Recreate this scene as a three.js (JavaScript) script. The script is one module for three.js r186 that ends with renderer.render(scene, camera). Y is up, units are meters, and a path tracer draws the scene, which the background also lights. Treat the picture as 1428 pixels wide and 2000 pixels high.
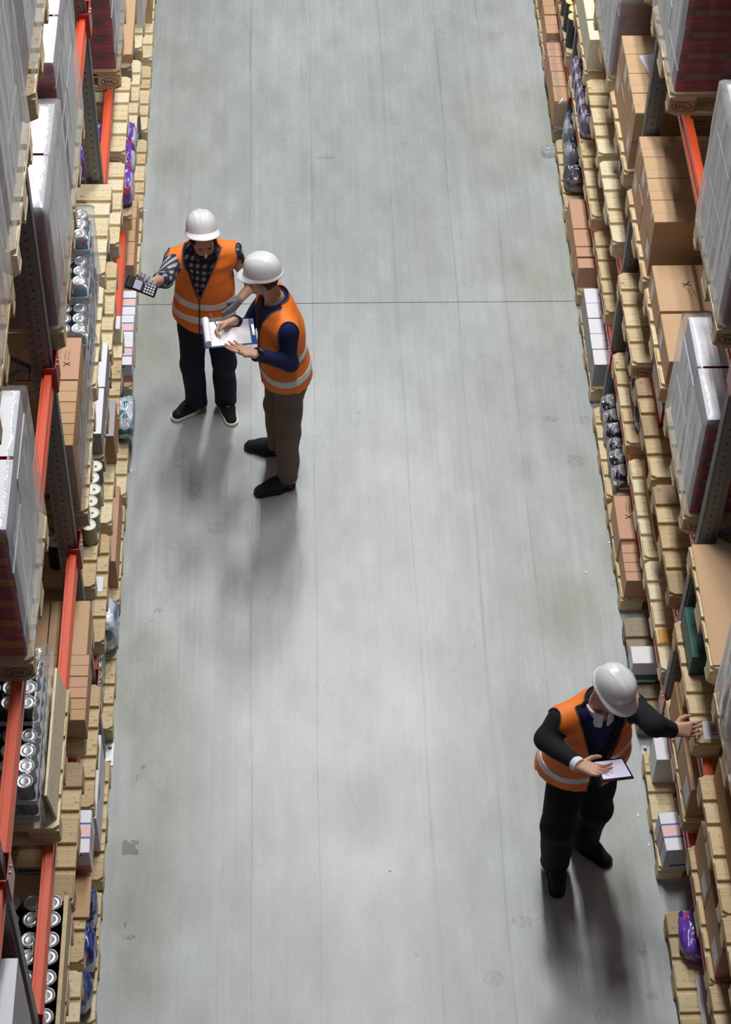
import * as THREE from 'three';
import { RectAreaLightUniformsLib } from 'three/addons/lights/RectAreaLightUniformsLib.js';
import { mergeGeometries } from 'three/addons/utils/BufferGeometryUtils.js';
import { RoundedBoxGeometry } from 'three/addons/geometries/RoundedBoxGeometry.js';

// ───────────────────────── camera, light, exposure
const scene = new THREE.Scene();
scene.background = new THREE.Color(0x000000);
const renderer = new THREE.WebGLRenderer();
renderer.toneMapping = THREE.LinearToneMapping;
renderer.toneMappingExposure = 1.27;
renderer.shadowMap.enabled = true;
RectAreaLightUniformsLib.init();
const CAM = new THREE.Vector3(0, 10.3, 0), FOCAL = 4057.84;
const camera = new THREE.PerspectiveCamera(2 * Math.atan(1000 / FOCAL) * 180 / Math.PI, 1428 / 2000, 0.1, 80);
const VIEW = (() => {
  const pitch = 0.85663754, yaw = 0.05180838, roll = 0.02733164;
  const f = new THREE.Vector3(Math.sin(yaw) * Math.cos(pitch), -Math.sin(pitch), -Math.cos(yaw) * Math.cos(pitch));
  const r0 = new THREE.Vector3(Math.cos(yaw), 0, Math.sin(yaw)), u0 = r0.clone().cross(f);
  const r = r0.clone().multiplyScalar(Math.cos(roll)).addScaledVector(u0, Math.sin(roll));
  const u = u0.clone().multiplyScalar(Math.cos(roll)).addScaledVector(r0, -Math.sin(roll));
  return { r, u, f };
})();
camera.position.copy(CAM);
camera.quaternion.setFromRotationMatrix(new THREE.Matrix4().makeBasis(VIEW.r, VIEW.u, VIEW.f.clone().negate()));
scene.add(camera);
// a photo pixel on the plane x / y / z = value
function at(px, py, axis, value) {
  const d = VIEW.f.clone().addScaledVector(VIEW.r, (px - 714) / FOCAL).addScaledVector(VIEW.u, -(py - 1000) / FOCAL);
  return CAM.clone().addScaledVector(d, (value - CAM[axis]) / d[axis]);
}
// twin-tube lamps hung in a row over the aisle
const LAMP = { x: 0.7, y: 11.8, gap: 0.22, width: 0.16, length: 2.6, zs: [-9.2, -13.8, -18.2], power: 165, color: 0xfcfbfa };
const ROOF = { power: 0.45, color: 0xcfe2ff, zs: [-3, -13, -23], x: 0.35, w: 2.2, l: 5 };

// ───────────────────────── helpers
const V = (x, y, z) => new THREE.Vector3(x, y, z);
let seed = 7;
const rnd = () => { seed = (seed + 0x6D2B79F5) | 0; let t = Math.imul(seed ^ (seed >>> 15), 1 | seed); t = (t + Math.imul(t ^ (t >>> 7), 61 | t)) ^ t; return ((t ^ (t >>> 14)) >>> 0) / 4294967296; };
const rr = (a, b) => a + (b - a) * rnd();
const pick = (a) => a[Math.floor(rnd() * a.length)];
const used = new Map();
function numbered(name) { const n = used.get(name) ?? 0; used.set(name, n + 1); return n ? name + '_' + String(n).padStart(3, '0') : name; }
function tag(o, label, category, group) { o.userData.label = label; o.userData.category = category; if (group) o.userData.group = group; return o; }
function thing(name, label, category, group) { const g = new THREE.Group(); g.name = numbered(name); scene.add(g); return tag(g, label, category, group); }
function mesh(name, geo, mat, parent) { const m = new THREE.Mesh(geo, mat); m.name = name; m.castShadow = m.receiveShadow = true; if (parent) parent.add(m); return m; }
function structure(name, geo, mat) { const m = mesh(name, geo, mat, scene); m.userData.kind = 'structure'; return m; }
const geoCache = new Map();
const cached = (key, f) => { if (!geoCache.has(key)) geoCache.set(key, f()); return geoCache.get(key); };
const boxGeo = (w, h, d) => cached(`b${w.toFixed(4)},${h.toFixed(4)},${d.toFixed(4)}`, () => new THREE.BoxGeometry(w, h, d));
const rboxGeo = (w, h, d, r = 0.006) => cached(`r${w.toFixed(4)},${h.toFixed(4)},${d.toFixed(4)},${r}`, () => new RoundedBoxGeometry(w, h, d, 1, r));
function boxAt(name, w, h, d, x, y, z, mat, parent, round) { const m = mesh(name, round ? rboxGeo(w, h, d, round) : boxGeo(w, h, d), mat, parent); m.position.set(x, y, z); return m; }
function canvasTex(w, h, draw, srgb = true) {
  const c = document.createElement('canvas'); c.width = w; c.height = h;
  draw(c.getContext('2d'), w, h);
  const t = new THREE.CanvasTexture(c); t.magFilter = THREE.LinearFilter; t.wrapS = t.wrapT = THREE.RepeatWrapping;
  if (srgb) t.colorSpace = THREE.SRGBColorSpace;
  return t;
}
const std = (o) => new THREE.MeshStandardMaterial(o);
const phys = (o) => new THREE.MeshPhysicalMaterial(o);
const rgb = (a, k = 1) => `rgb(${Math.round(a[0] * k)},${Math.round(a[1] * k)},${Math.round(a[2] * k)})`;
// value noise
const perm = new Uint16Array(4096); for (let i = 0; i < 4096; i++) perm[i] = Math.floor(rnd() * 65536);
const hsh = (i, j) => perm[(perm[i & 4095] + j * 131) & 4095] / 65535;
function noise2(x, y) { const i = Math.floor(x), j = Math.floor(y); let u = x - i, v = y - j; u = u * u * (3 - 2 * u); v = v * v * (3 - 2 * v); return (hsh(i, j) * (1 - u) + hsh(i + 1, j) * u) * (1 - v) + (hsh(i, j + 1) * (1 - u) + hsh(i + 1, j + 1) * u) * v; }
const fbm = (x, y, n = 4) => { let s = 0, a = 0.5, t = 0; for (let k = 0; k < n; k++) { s += a * noise2(x + k * 17.3, y + k * 9.1); t += a; a *= 0.5; x *= 2; y *= 2; } return s / t; };

// ───────────────────────── lamps
const lampGlow = std({ color: 0xffffff, emissive: LAMP.color, emissiveIntensity: 2.0, roughness: 0.5 });
const lampBody = std({ color: 0xd8d8d8, roughness: 0.5 });
for (const z of LAMP.zs) {
  const g = thing('ceiling_lamp', 'twin tube lamp hung in a row above the aisle', 'lamp', 'lamps above the aisle');
  g.position.set(LAMP.x, LAMP.y, z);
  boxAt('housing', 0.62, 0.08, LAMP.length + 0.1, 0, 0.075, 0, lampBody, g);
  for (const s of [-1, 1]) {
    boxAt('tube', LAMP.width, 0.03, LAMP.length, s * LAMP.gap, 0.018, 0, lampGlow, g);
    const l = new THREE.RectAreaLight(LAMP.color, LAMP.power, LAMP.width, LAMP.length);
    l.position.set(s * LAMP.gap, 0, 0); l.rotation.x = -Math.PI / 2; l.castShadow = true; g.add(l);
  }
}
// unseen glowing panels added in the roof for soft bluish overhead fill
const fillPane = std({ color: 0xffffff, emissive: ROOF.color, emissiveIntensity: 1.0 });
ROOF.zs.forEach((z, i) => {
  const p = structure('window_' + (i + 1), boxGeo(ROOF.w, 0.03, ROOF.l), fillPane); p.position.set(ROOF.x, 13.96, z);
  const l = new THREE.RectAreaLight(ROOF.color, ROOF.power, ROOF.w, ROOF.l);
  l.position.set(ROOF.x, 13.93, z); l.rotation.x = -Math.PI / 2; l.castShadow = true; scene.add(l);
});

// ───────────────────────── hall shell
const wallMat = std({ color: 0x55575a, roughness: 0.9 });
const roofMat = std({ color: 0x85888a, roughness: 0.9 });
structure('wall_left', boxGeo(0.2, 14, 46), wallMat).position.set(-4.4, 7, -15);
structure('wall_right', boxGeo(0.2, 14, 46), wallMat).position.set(5.4, 7, -15);
structure('wall_back', boxGeo(9.6, 14, 0.2), wallMat).position.set(0.5, 7, -38.1);
structure('wall_front', boxGeo(9.6, 14, 0.2), wallMat).position.set(0.5, 7, 8.1);
structure('ceiling', boxGeo(10, 0.2, 46.4), roofMat).position.set(0.5, 14.1, -15);

// ───────────────────────── floor: concrete slabs with a saw-cut joint
const JOINT = at(705, 591.5, 'y', 0).z;
const FX0 = -1.9, FX1 = 2.9;
const floorMarks = [];   // [px, py, rx, ry, turn, darkness, seedy]
function floorTexture(z0, z1, W, H) {
  const N = W * H, d = new Uint8Array(N * 4), rough = new Uint8Array(N * 4);
  const marks = floorMarks.map(([px, py, rx, rz, k, hard]) => { const p = at(px, py, 'y', 0); return [p.x, p.z, rx, rz, k, hard]; });
  const seams = [[490, 420, 491.5, 1964], [608, 301, 627, 1981], [758, 315, 868, 1989], [907, 754, 990, 1771], [1022, 900, 1085, 1500]].map(([a, b, c, e]) => [at(a, b, 'y', 0), at(c, e, 'y', 0)]);
  for (let j = 0; j < H; j++) {
    const z = z1 + (z0 - z1) * (j + 0.5) / H;
    for (let i = 0; i < W; i++) {
      const x = FX0 + (FX1 - FX0) * (i + 0.5) / W;
      let v = 0.99;
      v *= 0.91 + 0.18 * fbm(x * 1.1 + 3, z * 0.7 + 60, 4);
      v *= 0.94 + 0.12 * fbm(x * 9 + 5, z * 4 + 90, 3);
      v *= 0.975 + 0.05 * noise2(x * 160, z * 70 + 900);
      const streak = noise2(x * 55 + 11, z * 0.9 + 40) * 0.6 + noise2(x * 150, z * 2.2 + 7) * 0.4;
      v *= 0.965 + 0.07 * streak;
      // ground-in dirt, patchy, along both racks
      const eL = Math.max(0, 1 - (x + 1.15) / 0.75), eR = Math.max(0, 1 - (2.1 - x) / 0.95);
      const patch = fbm(x * 2.3 + 20, z * 1.6 + 140, 4);
      const dirt = Math.min(1, Math.max(0, (patch - 0.42) * 3.2)) * Math.min(1, Math.max(eL, eR * 1.15) * 1.3 + 0.08);
      let r = 172, g = 178, b = 178;
      r = r * v; g = g * v; b = b * v;
      r *= 1 - 0.10 * dirt; g *= 1 - 0.105 * dirt; b *= 1 - 0.16 * dirt;
      // seams left by the trowel
      for (const [p, q] of seams) {
        const t = (z - p.z) / (q.z - p.z), sx = p.x + (q.x - p.x) * t + 0.004 * Math.sin(z * 3.1 + p.x * 9);
        const dx = Math.abs(x - sx);
        if (dx < 0.006) { const k = 0.065 * (0.4 + 1.2 * noise2(z * 2.5, p.x * 50)); r *= 1 - k; g *= 1 - k; b *= 1 - k; }
      }
      // fine crack web
      const cr = Math.abs(fbm(x * 2.6 + 70, z * 2.4 + 33, 4) - 0.5);
      if (cr < 0.0025) { r *= 0.95; g *= 0.95; b *= 0.95; }
      for (const [mx, mz, rx, rz, k, hard] of marks) {
        const ux = (x - mx) / rx, uz = (z - mz) / rz;
        if (Math.abs(ux) > 1.3 || Math.abs(uz) > 1.3) continue;
        let a;
        if (hard) a = Math.abs(ux) < 1 && Math.abs(uz) < 1 - 0.25 * noise2(x * 60, z * 25) && noise2(x * 45 + 8, z * 45) > 0.2 ? 1 : 0;
        else a = Math.max(0, Math.min(1, (1 - ux * ux - uz * uz) * 2.2)) * Math.min(1, Math.max(0, fbm(x * 110, z * 90, 3) * 2.6 - 0.8)) * 0.7;
        r *= 1 - k * a; g *= 1 - k * a; b *= 1 - k * a;
      }
      const o = (j * W + i) * 4;
      d[o] = Math.min(255, r); d[o + 1] = Math.min(255, g); d[o + 2] = Math.min(255, b); d[o + 3] = 255;
      const ro = 0.36 + 0.14 * dirt + 0.10 * (fbm(x * 3 + 9, z * 2.1 + 11, 3) - 0.5) + 0.02 * (streak - 0.5);
      rough[o] = rough[o + 1] = rough[o + 2] = Math.max(0, Math.min(255, ro * 255)); rough[o + 3] = 255;
    }
  }
  const mk = (a, srgb) => { const t = new THREE.DataTexture(a, W, H); t.magFilter = THREE.LinearFilter; t.flipY = false; if (srgb) t.colorSpace = THREE.SRGBColorSpace; t.needsUpdate = true; return t; };
  return std({ map: mk(d, true), roughnessMap: mk(rough, false), roughness: 1 });
}
for (const m of [[255, 1655, 0.045, 0.055, 0.25, 1], [245, 1806, 0.014, 0.03, 0.4], [252, 1831, 0.04, 0.02, 0.42], [310, 1192, 0.035, 0.02, 0.35], [295, 1215, 0.012, 0.02, 0.35], [1018, 1800, 0.07, 0.045, 0.22], [965, 1912, 0.07, 0.06, 0.16], [550, 272, 0.05, 0.015, 0.2], [635, 308, 0.09, 0.02, 0.2], [788, 280, 0.03, 0.03, 0.16], [1075, 818, 0.06, 0.03, 0.25], [812, 1865, 0.012, 0.012, 0.35], [1178, 1985, 0.05, 0.05, 0.2], [1255, 1855, 0.03, 0.05, 0.3], [1275, 1945, 0.035, 0.035, 0.25], [1190, 1390, 0.03, 0.03, 0.22], [1200, 1140, 0.04, 0.04, 0.15], [350, 910, 0.012, 0.02, 0.3], [280, 1498, 0.02, 0.02, 0.3], [267, 1520, 0.01, 0.03, 0.3], [700, 806, 0.012, 0.01, 0.3], [420, 1030, 0.06, 0.07, 0.16], [380, 960, 0.07, 0.09, 0.16], [362, 885, 0.04, 0.06, 0.14], [1140, 820, 0.06, 0.05, 0.14], [1125, 900, 0.08, 0.07, 0.14], [1160, 1420, 0.05, 0.08, 0.12]]) floorMarks.push(m);
function slab(name, z0, z1, H) {   // z1 nearer
  const g = new THREE.PlaneGeometry(FX1 - FX0, z1 - z0); g.rotateX(-Math.PI / 2);
  const uv = g.attributes.uv, pos = g.attributes.position;
  for (let i = 0; i < uv.count; i++) uv.setXY(i, (pos.getX(i) + (FX1 - FX0) / 2) / (FX1 - FX0), 0.5 - pos.getZ(i) / (z1 - z0));
  return { g, m: floorTexture(z0, z1, 1024, H) };
}
const sub = std({ color: 0x6a6c6a, roughness: 0.95 });
const floorRoot = structure('floor', boxGeo(10, 0.1, 46.4), sub); floorRoot.position.set(0.5, -0.055, -15);
for (const [z0, z1, H] of [[JOINT + 0.0025, -1.5, 2048], [-18, JOINT - 0.0025, 1536]]) {
  const { g, m } = slab('slab', z0, z1, H);
  const top = mesh('floor_slab', g, m, floorRoot); top.position.set((FX0 + FX1) / 2 - 0.5, 0.055, (z0 + z1) / 2 + 15);
}
const plainConcrete = std({ color: 0xb4b7b4, roughness: 0.5 });
{ const far = boxAt('floor_slab', FX1 - FX0, 0.006, 20, (FX0 + FX1) / 2 - 0.5, 0.052, -28 + 15 , plainConcrete, floorRoot); far.position.z = -28.0 + 15;
  boxAt('floor_slab', FX1 - FX0, 0.006, 9.5, (FX0 + FX1) / 2 - 0.5, 0.052, 3.25 + 15, plainConcrete, floorRoot);
  boxAt('floor_slab', 2.4, 0.006, 46, -3.1 - 0.5, 0.052, 0, plainConcrete, floorRoot);
  boxAt('floor_slab', 2.4, 0.006, 46, 4.1 - 0.5, 0.052, 0, plainConcrete, floorRoot); }

// ───────────────────────── materials for the goods
function woodTex(c, dark) {
  return canvasTex(256, 64, (x, w, h) => {
    x.fillStyle = rgb(c); x.fillRect(0, 0, w, h);
    for (let k = 0; k < 46; k++) { const y = rnd() * h; x.strokeStyle = rgb(c, rr(0.8, 1.06)); x.globalAlpha = rr(0.2, 0.6); x.lineWidth = rr(0.5, 2); x.beginPath(); x.moveTo(0, y); x.bezierCurveTo(w * 0.3, y + rr(-5, 5), w * 0.6, y + rr(-5, 5), w, y + rr(-4, 4)); x.stroke(); }
    for (let k = 0; k < 3; k++) if (rnd() < 0.7) { const kx = rnd() * w, ky = rnd() * h; x.globalAlpha = 0.5; x.fillStyle = rgb([150, 98, 50], dark); x.beginPath(); x.ellipse(kx, ky, rr(2, 4), rr(2, 5), 0, 0, 7); x.fill(); }
    for (let k = 0; k < 30; k++) { x.globalAlpha = rr(0.05, 0.2); x.fillStyle = rgb([90, 78, 60]); x.fillRect(rnd() * w, rnd() * h, rr(2, 14), rr(1, 3)); }
    x.globalAlpha = 0.55; x.fillStyle = rgb([88, 78, 66]);
    for (const u of [0.04, 0.085, 0.48, 0.53, 0.92, 0.965]) for (const v of [0.3, 0.68]) x.fillRect(w * u + rr(-2, 2), h * v + rr(-5, 5), 2, 2.6);
    x.globalAlpha = 1;
  });
}
const woods = [[[234, 219, 182], 1], [[226, 208, 168], 1], [[214, 192, 150], 1], [[236, 224, 190], 1], [[204, 178, 136], 0.9], [[172, 150, 116], 0.9], [[158, 146, 124], 0.8], [[214, 160, 84], 1]].map(([c, k]) => std({ map: woodTex(c, k), roughness: 0.78 }));
function speckled(c, amount, w = 128, h = 128) { return canvasTex(w, h, (x) => { x.fillStyle = rgb(c); x.fillRect(0, 0, w, h); for (let k = 0; k < 500; k++) { x.globalAlpha = rr(0.03, amount); x.fillStyle = rgb(c, rr(0.75, 1.12)); x.fillRect(rnd() * w, rnd() * h, rr(1, 18), rr(0.6, 1.5)); } x.globalAlpha = 1; }); }
const kraft = [[196, 160, 120], [203, 168, 130], [188, 148, 106], [205, 162, 132]].map((c) => std({ map: speckled(c, 0.14), roughness: 0.82 }));
const tapeMat = phys({ color: 0xcbae86, roughness: 0.28, clearcoat: 0.6, clearcoatRoughness: 0.2 });
const whiteCard = std({ map: speckled([232, 233, 238], 0.05), roughness: 0.6 });
const creamCard = std({ map: speckled([226, 224, 200], 0.06), roughness: 0.7 });
const greyCard = std({ map: speckled([168, 168, 172], 0.1), roughness: 0.6 });
const redCard = std({ color: 0xb0202c, roughness: 0.4 });
const orange = phys({ map: canvasTex(512, 64, (x, w, h) => { x.fillStyle = 'rgb(226,84,44)'; x.fillRect(0, 0, w, h); for (let k = 0; k < 70; k++) { x.globalAlpha = rr(0.05, 0.35); x.fillStyle = pick(['rgb(150,110,100)', 'rgb(236,120,84)', 'rgb(176,66,40)', 'rgb(128,118,112)']); const a = rnd() * w; x.fillRect(a, h * rr(0.2, 0.8), rr(2, 40), rr(0.6, 3)); } x.globalAlpha = 1; }), roughness: 0.42, clearcoat: 0.25, clearcoatRoughness: 0.3 });
const deepRed = phys({ color: 0xb2261c, roughness: 0.4, clearcoat: 0.3 });
const steel = std({ map: canvasTex(128, 512, (x, w, h) => { x.fillStyle = 'rgb(128,132,134)'; x.fillRect(0, 0, w, h); for (let k = 0; k < 240; k++) { x.globalAlpha = rr(0.04, 0.25); x.fillStyle = pick(['rgb(90,94,96)', 'rgb(160,164,164)', 'rgb(120,112,100)']); x.fillRect(rnd() * w, rnd() * h, rr(0.6, 3), rr(6, 90)); } x.globalAlpha = 1; }), roughness: 0.5, metalness: 0.45 });
const brightSteel = std({ color: 0xb9bdbd, roughness: 0.35, metalness: 0.7 });
const holeShadeMat = std({ color: 0x47494b, roughness: 0.8 });  // dark grey paints the shade inside holes onto flat discs and decals
const crinkle = canvasTex(256, 256, (x, w, h) => { x.fillStyle = '#808080'; x.fillRect(0, 0, w, h); for (let k = 0; k < 260; k++) { const v = Math.floor(rr(60, 200)); x.strokeStyle = `rgba(${v},${v},${v},0.5)`; x.lineWidth = rr(1, 7); const a = rnd() * w, b = rnd() * h; x.beginPath(); x.moveTo(a, b); x.lineTo(a + rr(-14, 14), b + rr(20, 110)); x.stroke(); } }, false);
const filmMat = phys({ color: 0xf4f5f8, transmission: 0.9, roughness: 0.14, thickness: 0, ior: 1.45, bumpMap: crinkle, bumpScale: 0.004, side: THREE.DoubleSide });
const milkyFilm = phys({ color: 0xe6e7ea, transmission: 0.68, roughness: 0.24, thickness: 0, ior: 1.45, bumpMap: crinkle, bumpScale: 0.004, clearcoat: 0.5, clearcoatRoughness: 0.15, side: THREE.DoubleSide });

// ───────────────────────── racks
const RACK = {
  L: { x: -1.14, into: -1, ups: [-1.49, -4.26, -7.03, -9.82, -12.64, -15.5], lv: [0, 0.74, 1.31, 1.95, 3.28, 4.66], front: [-1.1, -1.095, -1.095, -1.085, -1.085, -1.08] },
  R: { x: 2.1, into: 1, ups: [-1.39, -4.16, -6.96, -9.77, -12.61, -15.45], lv: [0, 0.62, 1.25, 1.92, 3.27, 4.65], front: [2.035, 2.085, 2.06, 2.045, 2.03, 2.03] },
};
const POST_H = 6.3;
const postGeo = cached('post', () => {
  const s = new THREE.Shape(); s.moveTo(0, -0.03); s.lineTo(0, 0.03); s.lineTo(-0.012, 0.03); s.lineTo(-0.012, 0.05); s.lineTo(-0.062, 0.05); s.lineTo(-0.062, 0.036); s.lineTo(-0.1, 0.036); s.lineTo(-0.1, -0.036); s.lineTo(-0.062, -0.036); s.lineTo(-0.062, -0.05); s.lineTo(-0.012, -0.05); s.lineTo(-0.012, -0.03); s.closePath();
  const g = new THREE.ExtrudeGeometry(s, { depth: POST_H, bevelEnabled: false }); g.rotateX(-Math.PI / 2);
  const p = g.attributes.position, uv = g.attributes.uv; for (let i = 0; i < p.count; i++) uv.setXY(i, (p.getX(i) + p.getZ(i)) * 4, p.getY(i) / 2);
  return g;
});
const holeDiscsGeo = cached('holes', () => {
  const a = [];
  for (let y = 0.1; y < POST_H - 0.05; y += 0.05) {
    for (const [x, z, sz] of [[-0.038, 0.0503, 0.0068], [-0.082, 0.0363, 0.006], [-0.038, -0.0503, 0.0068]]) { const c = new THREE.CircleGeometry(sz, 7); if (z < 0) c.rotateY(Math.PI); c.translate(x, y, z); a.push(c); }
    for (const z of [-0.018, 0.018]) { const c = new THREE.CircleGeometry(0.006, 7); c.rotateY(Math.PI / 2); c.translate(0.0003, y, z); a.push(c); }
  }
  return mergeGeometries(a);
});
const bracket = (len) => boxGeo(len, 0.03, 0.03);
const UP = {
  L: ['behind the white carton stack by the silver tins', 'beside the silver tins in black trays', 'between the block print cartons and the wrapped jars', 'between the red film load and the bare pale pallet', 'beside the large flat kraft tray', 'at the far end of the can rack'],
  R: ['past the pallets nearest the purple bag', 'before the two cartons above the purple bag', 'between the red edged cartons and the flat kraft sheet', 'between the paper topped and half shaded cartons', 'beside the tall yellow lidded tins', 'at the far end of the tablet rack'],
};
function upright(side, z) {
  const R = RACK[side], s = R.into === -1 ? 1 : -1;
  const g = thing('upright_frame', 'grey perforated steel upright ' + UP[side][R.ups.indexOf(z)], 'rack frame', 'rack uprights');
  g.position.set(R.x, 0, z); g.rotation.y = s === 1 ? 0 : Math.PI;
  for (const dx of [0, -1.0]) {
    const p = mesh('post', postGeo, steel, g); if (dx) { p.position.x = dx - 0.1; p.rotation.y = Math.PI; }
    const h = mesh('hole_shade_discs', holeDiscsGeo, holeShadeMat, p); h.userData.kind = 'stuff';  // flat discs, coloured like the shaded inside of a punched hole
    const f = boxAt('foot_plate', 0.13, 0.008, 0.16, dx ? dx - 0.06 : -0.02, 0.004, 0, brightSteel, g);
    for (const bz of [-0.05, 0.05]) { const b = mesh('bolt', cached('bolt', () => new THREE.CylinderGeometry(0.011, 0.011, 0.02, 8)), brightSteel, f); b.position.set(0.045, 0.014, bz); }
  }
  let flip = 1;
  for (let y = 0.25; y < POST_H - 0.7; y += 0.6) {
    const d = mesh('brace', cached('brace', () => new THREE.BoxGeometry(Math.hypot(0.86, 0.6), 0.03, 0.03)), steel, g); d.position.set(-0.55, y + 0.3, 0); d.rotation.z = flip * Math.atan2(0.6, 0.86); flip = -flip;
  }
  return g;
}
for (const side of ['L', 'R']) for (const z of RACK[side].ups) upright(side, z);
const beamGeo = (len) => cached('beam' + len.toFixed(3), () => {
  const s = new THREE.Shape(); [[0.02, -0.002], [0.018, 0], [-0.014, 0], [-0.014, -0.018], [-0.03, -0.018], [-0.03, -0.12], [0.02, -0.12], [0.02, -0.082], [0.012, -0.076], [0.012, -0.05], [0.02, -0.044]].forEach(([x, y], i) => (i ? s.lineTo(x, y) : s.moveTo(x, y))); s.closePath();
  const g = new THREE.ExtrudeGeometry(s, { depth: len, bevelEnabled: false }); g.translate(0, 0, -len / 2);
  const p = g.attributes.position, uv = g.attributes.uv; for (let i = 0; i < p.count; i++) uv.setXY(i, p.getZ(i) / 1.4, (p.getX(i) - p.getY(i)) * 5);
  return g;
});
const connGeo = cached('conn', () => { const a = new THREE.BoxGeometry(0.006, 0.165, 0.06), b = new THREE.BoxGeometry(0.058, 0.165, 0.006); a.translate(0.031, 0, -0.03); b.translate(0, 0, 0.004); return mergeGeometries([a, b]); });
function beam(side, li, k, rear) {
  const R = RACK[side], s = R.into === -1 ? 1 : -1, za = R.ups[k], zb = R.ups[k + 1], len = za - zb - 0.104;
  const g = thing('rack_beam', `${rear ? 'orange rear' : 'orange front'} beam carrying the ${['', 'lowest', 'second', 'third', 'fourth', 'top'][li]} shelf level of the ${side === 'L' ? 'rack with the stacked food cans' : 'rack beside the man with the tablet'}`, 'rack beam', `${rear ? 'rear' : 'front'} beams, level ${li}, ${side === 'L' ? 'can rack' : 'tablet rack'}`);
  g.position.set(R.x - s * (rear ? 1.085 : side === 'L' ? 0.022 : 0.04), R.lv[li], (za + zb) / 2);
  const flip = (s === 1) !== rear;
  const b = mesh('beam', beamGeo(len), orange, g); if (!flip) b.rotation.y = Math.PI;
  for (const e of [-1, 1]) {
    const c = mesh('connector', connGeo, deepRed, g); c.position.set((flip ? 1 : -1) * 0.008, -0.05, e * (len / 2 - 0.008)); c.scale.set(flip ? 1 : -1, 1, e === 1 ? -1 : 1);
    c.rotation.y = 0;
    const bo = mesh('bolt', cached('bolt2', () => { const q = new THREE.CylinderGeometry(0.007, 0.007, 0.012, 7); q.rotateZ(Math.PI / 2); return q; }), brightSteel, c); bo.position.set(0.036, 0.06, -0.045);
  }
}
for (const side of ['L', 'R']) for (let li = 1; li < 6; li++) for (let k = 0; k < 5; k++) {
  if (li >= 4 && k >= 4) continue;
  beam(side, li, k, false); if (k < 4) beam(side, li, k, true);
}

// ───────────────────────── pallets (1200 x 800, long side into the rack)
const cutBoard = (len, wid, th, cut) => cached(`cut${len},${wid},${th},${cut}`, () => {
  const a = len / 2, b = wid / 2, s = new THREE.Shape();
  s.moveTo(-a + cut, -b); s.lineTo(a - cut, -b); s.lineTo(a, -b + cut * 0.7); s.lineTo(a, b); s.lineTo(-a, b); s.lineTo(-a, -b + cut * 0.7); s.closePath();
  const g = new THREE.ExtrudeGeometry(s, { depth: th, bevelEnabled: false }); g.rotateX(-Math.PI / 2); g.translate(0, -th / 2, 0);
  const p = g.attributes.position, uv = g.attributes.uv; for (let i = 0; i < p.count; i++) uv.setXY(i, p.getX(i) / len + 0.5, (p.getZ(i) + p.getY(i)) / wid + 0.5);
  return g;
});
const markTex = (txt) => canvasTex(128, 64, (x, w, h) => { x.clearRect(0, 0, w, h); x.strokeStyle = 'rgba(48,28,16,0.85)'; x.fillStyle = 'rgba(48,28,16,0.85)'; x.lineWidth = 4; x.beginPath(); x.ellipse(w / 2, h / 2, w * 0.45, h * 0.42, 0, 0, 7); x.stroke(); x.font = 'bold 34px sans-serif'; x.textAlign = 'center'; x.textBaseline = 'middle'; x.fillText(txt, w / 2, h / 2 + 1); });
const markMats = { EPAL: std({ map: markTex('EPAL'), transparent: true, roughness: 0.9 }), EUR: std({ map: markTex('EUR'), transparent: true, roughness: 0.9 }) };
const DECKS = [[-0.3275, 0.145], [-0.165, 0.1], [0, 0.145], [0.165, 0.1], [0.3275, 0.145]];
const toneSets = [[0, 3, 1], [1, 2, 0], [2, 4, 1], [5, 4, 2], [6, 5, 6], [3, 0, 1]];
function buildPallet(tone) {
  const g = new THREE.Group(), W = () => woods[pick(toneSets[tone])];
  DECKS.forEach(([z, w], i) => {
    const jz = rr(-0.004, 0.004), edge = i === 0 || i === 4;
    const m = mesh('deck_board', edge ? cutBoard(1.2, w, 0.022, 0.028) : boxGeo(1.2, 0.022, w), W(), g);
    m.position.set(rr(-0.003, 0.003), 0.133, z + jz); if (i === 0) m.rotation.y = Math.PI; m.rotation.z = rr(-0.001, 0.001);
  });
  for (const x of [-0.5275, 0, 0.5275]) {
    mesh('stringer_board', cached('stringer', () => { const q = new THREE.BoxGeometry(0.8, 0.022, 0.145); q.rotateY(Math.PI / 2); return q; }), W(), g).position.set(x, 0.111, 0);
    for (const [z, d] of [[-0.35, 0.1], [0, 0.145], [0.35, 0.1]]) mesh('block', rboxGeo(0.145, 0.078, d, 0.008), W(), g).position.set(x, 0.061, z);
  }
  for (const [z, w] of [[-0.35, 0.1], [0, 0.145], [0.35, 0.1]]) { const m = mesh('bottom_board', z ? cutBoard(1.2, w, 0.022, 0.04) : boxGeo(1.2, 0.022, w), W(), g); m.position.set(0, 0.011, z); if (z < 0) m.rotation.y = Math.PI; }
  return g;
}
const palletProtos = toneSets.map((_, i) => [buildPallet(i), buildPallet(i)]);
function pallet(side, li, zn, tone, label, group, mark, xOff = 0) {
  const R = RACK[side], g = pick(palletProtos[tone]).clone();
  g.name = numbered('wooden_pallet'); tag(g, label, 'pallet', group); scene.add(g);
  const xf = R.front[li] + xOff;
  g.position.set(xf + R.into * 0.6, R.lv[li], zn - 0.4); g.rotation.y = rr(-0.008, 0.008);
  if (mark) { const m = mesh('brand_mark', cached('mark', () => new THREE.PlaneGeometry(0.115, 0.066)), markMats[mark], g); m.position.set(-R.into * 0.53, 0.062, 0.4008); }
  return { side, li, zn, xf, into: R.into, deck: R.lv[li] + 0.144 };
}
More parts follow.
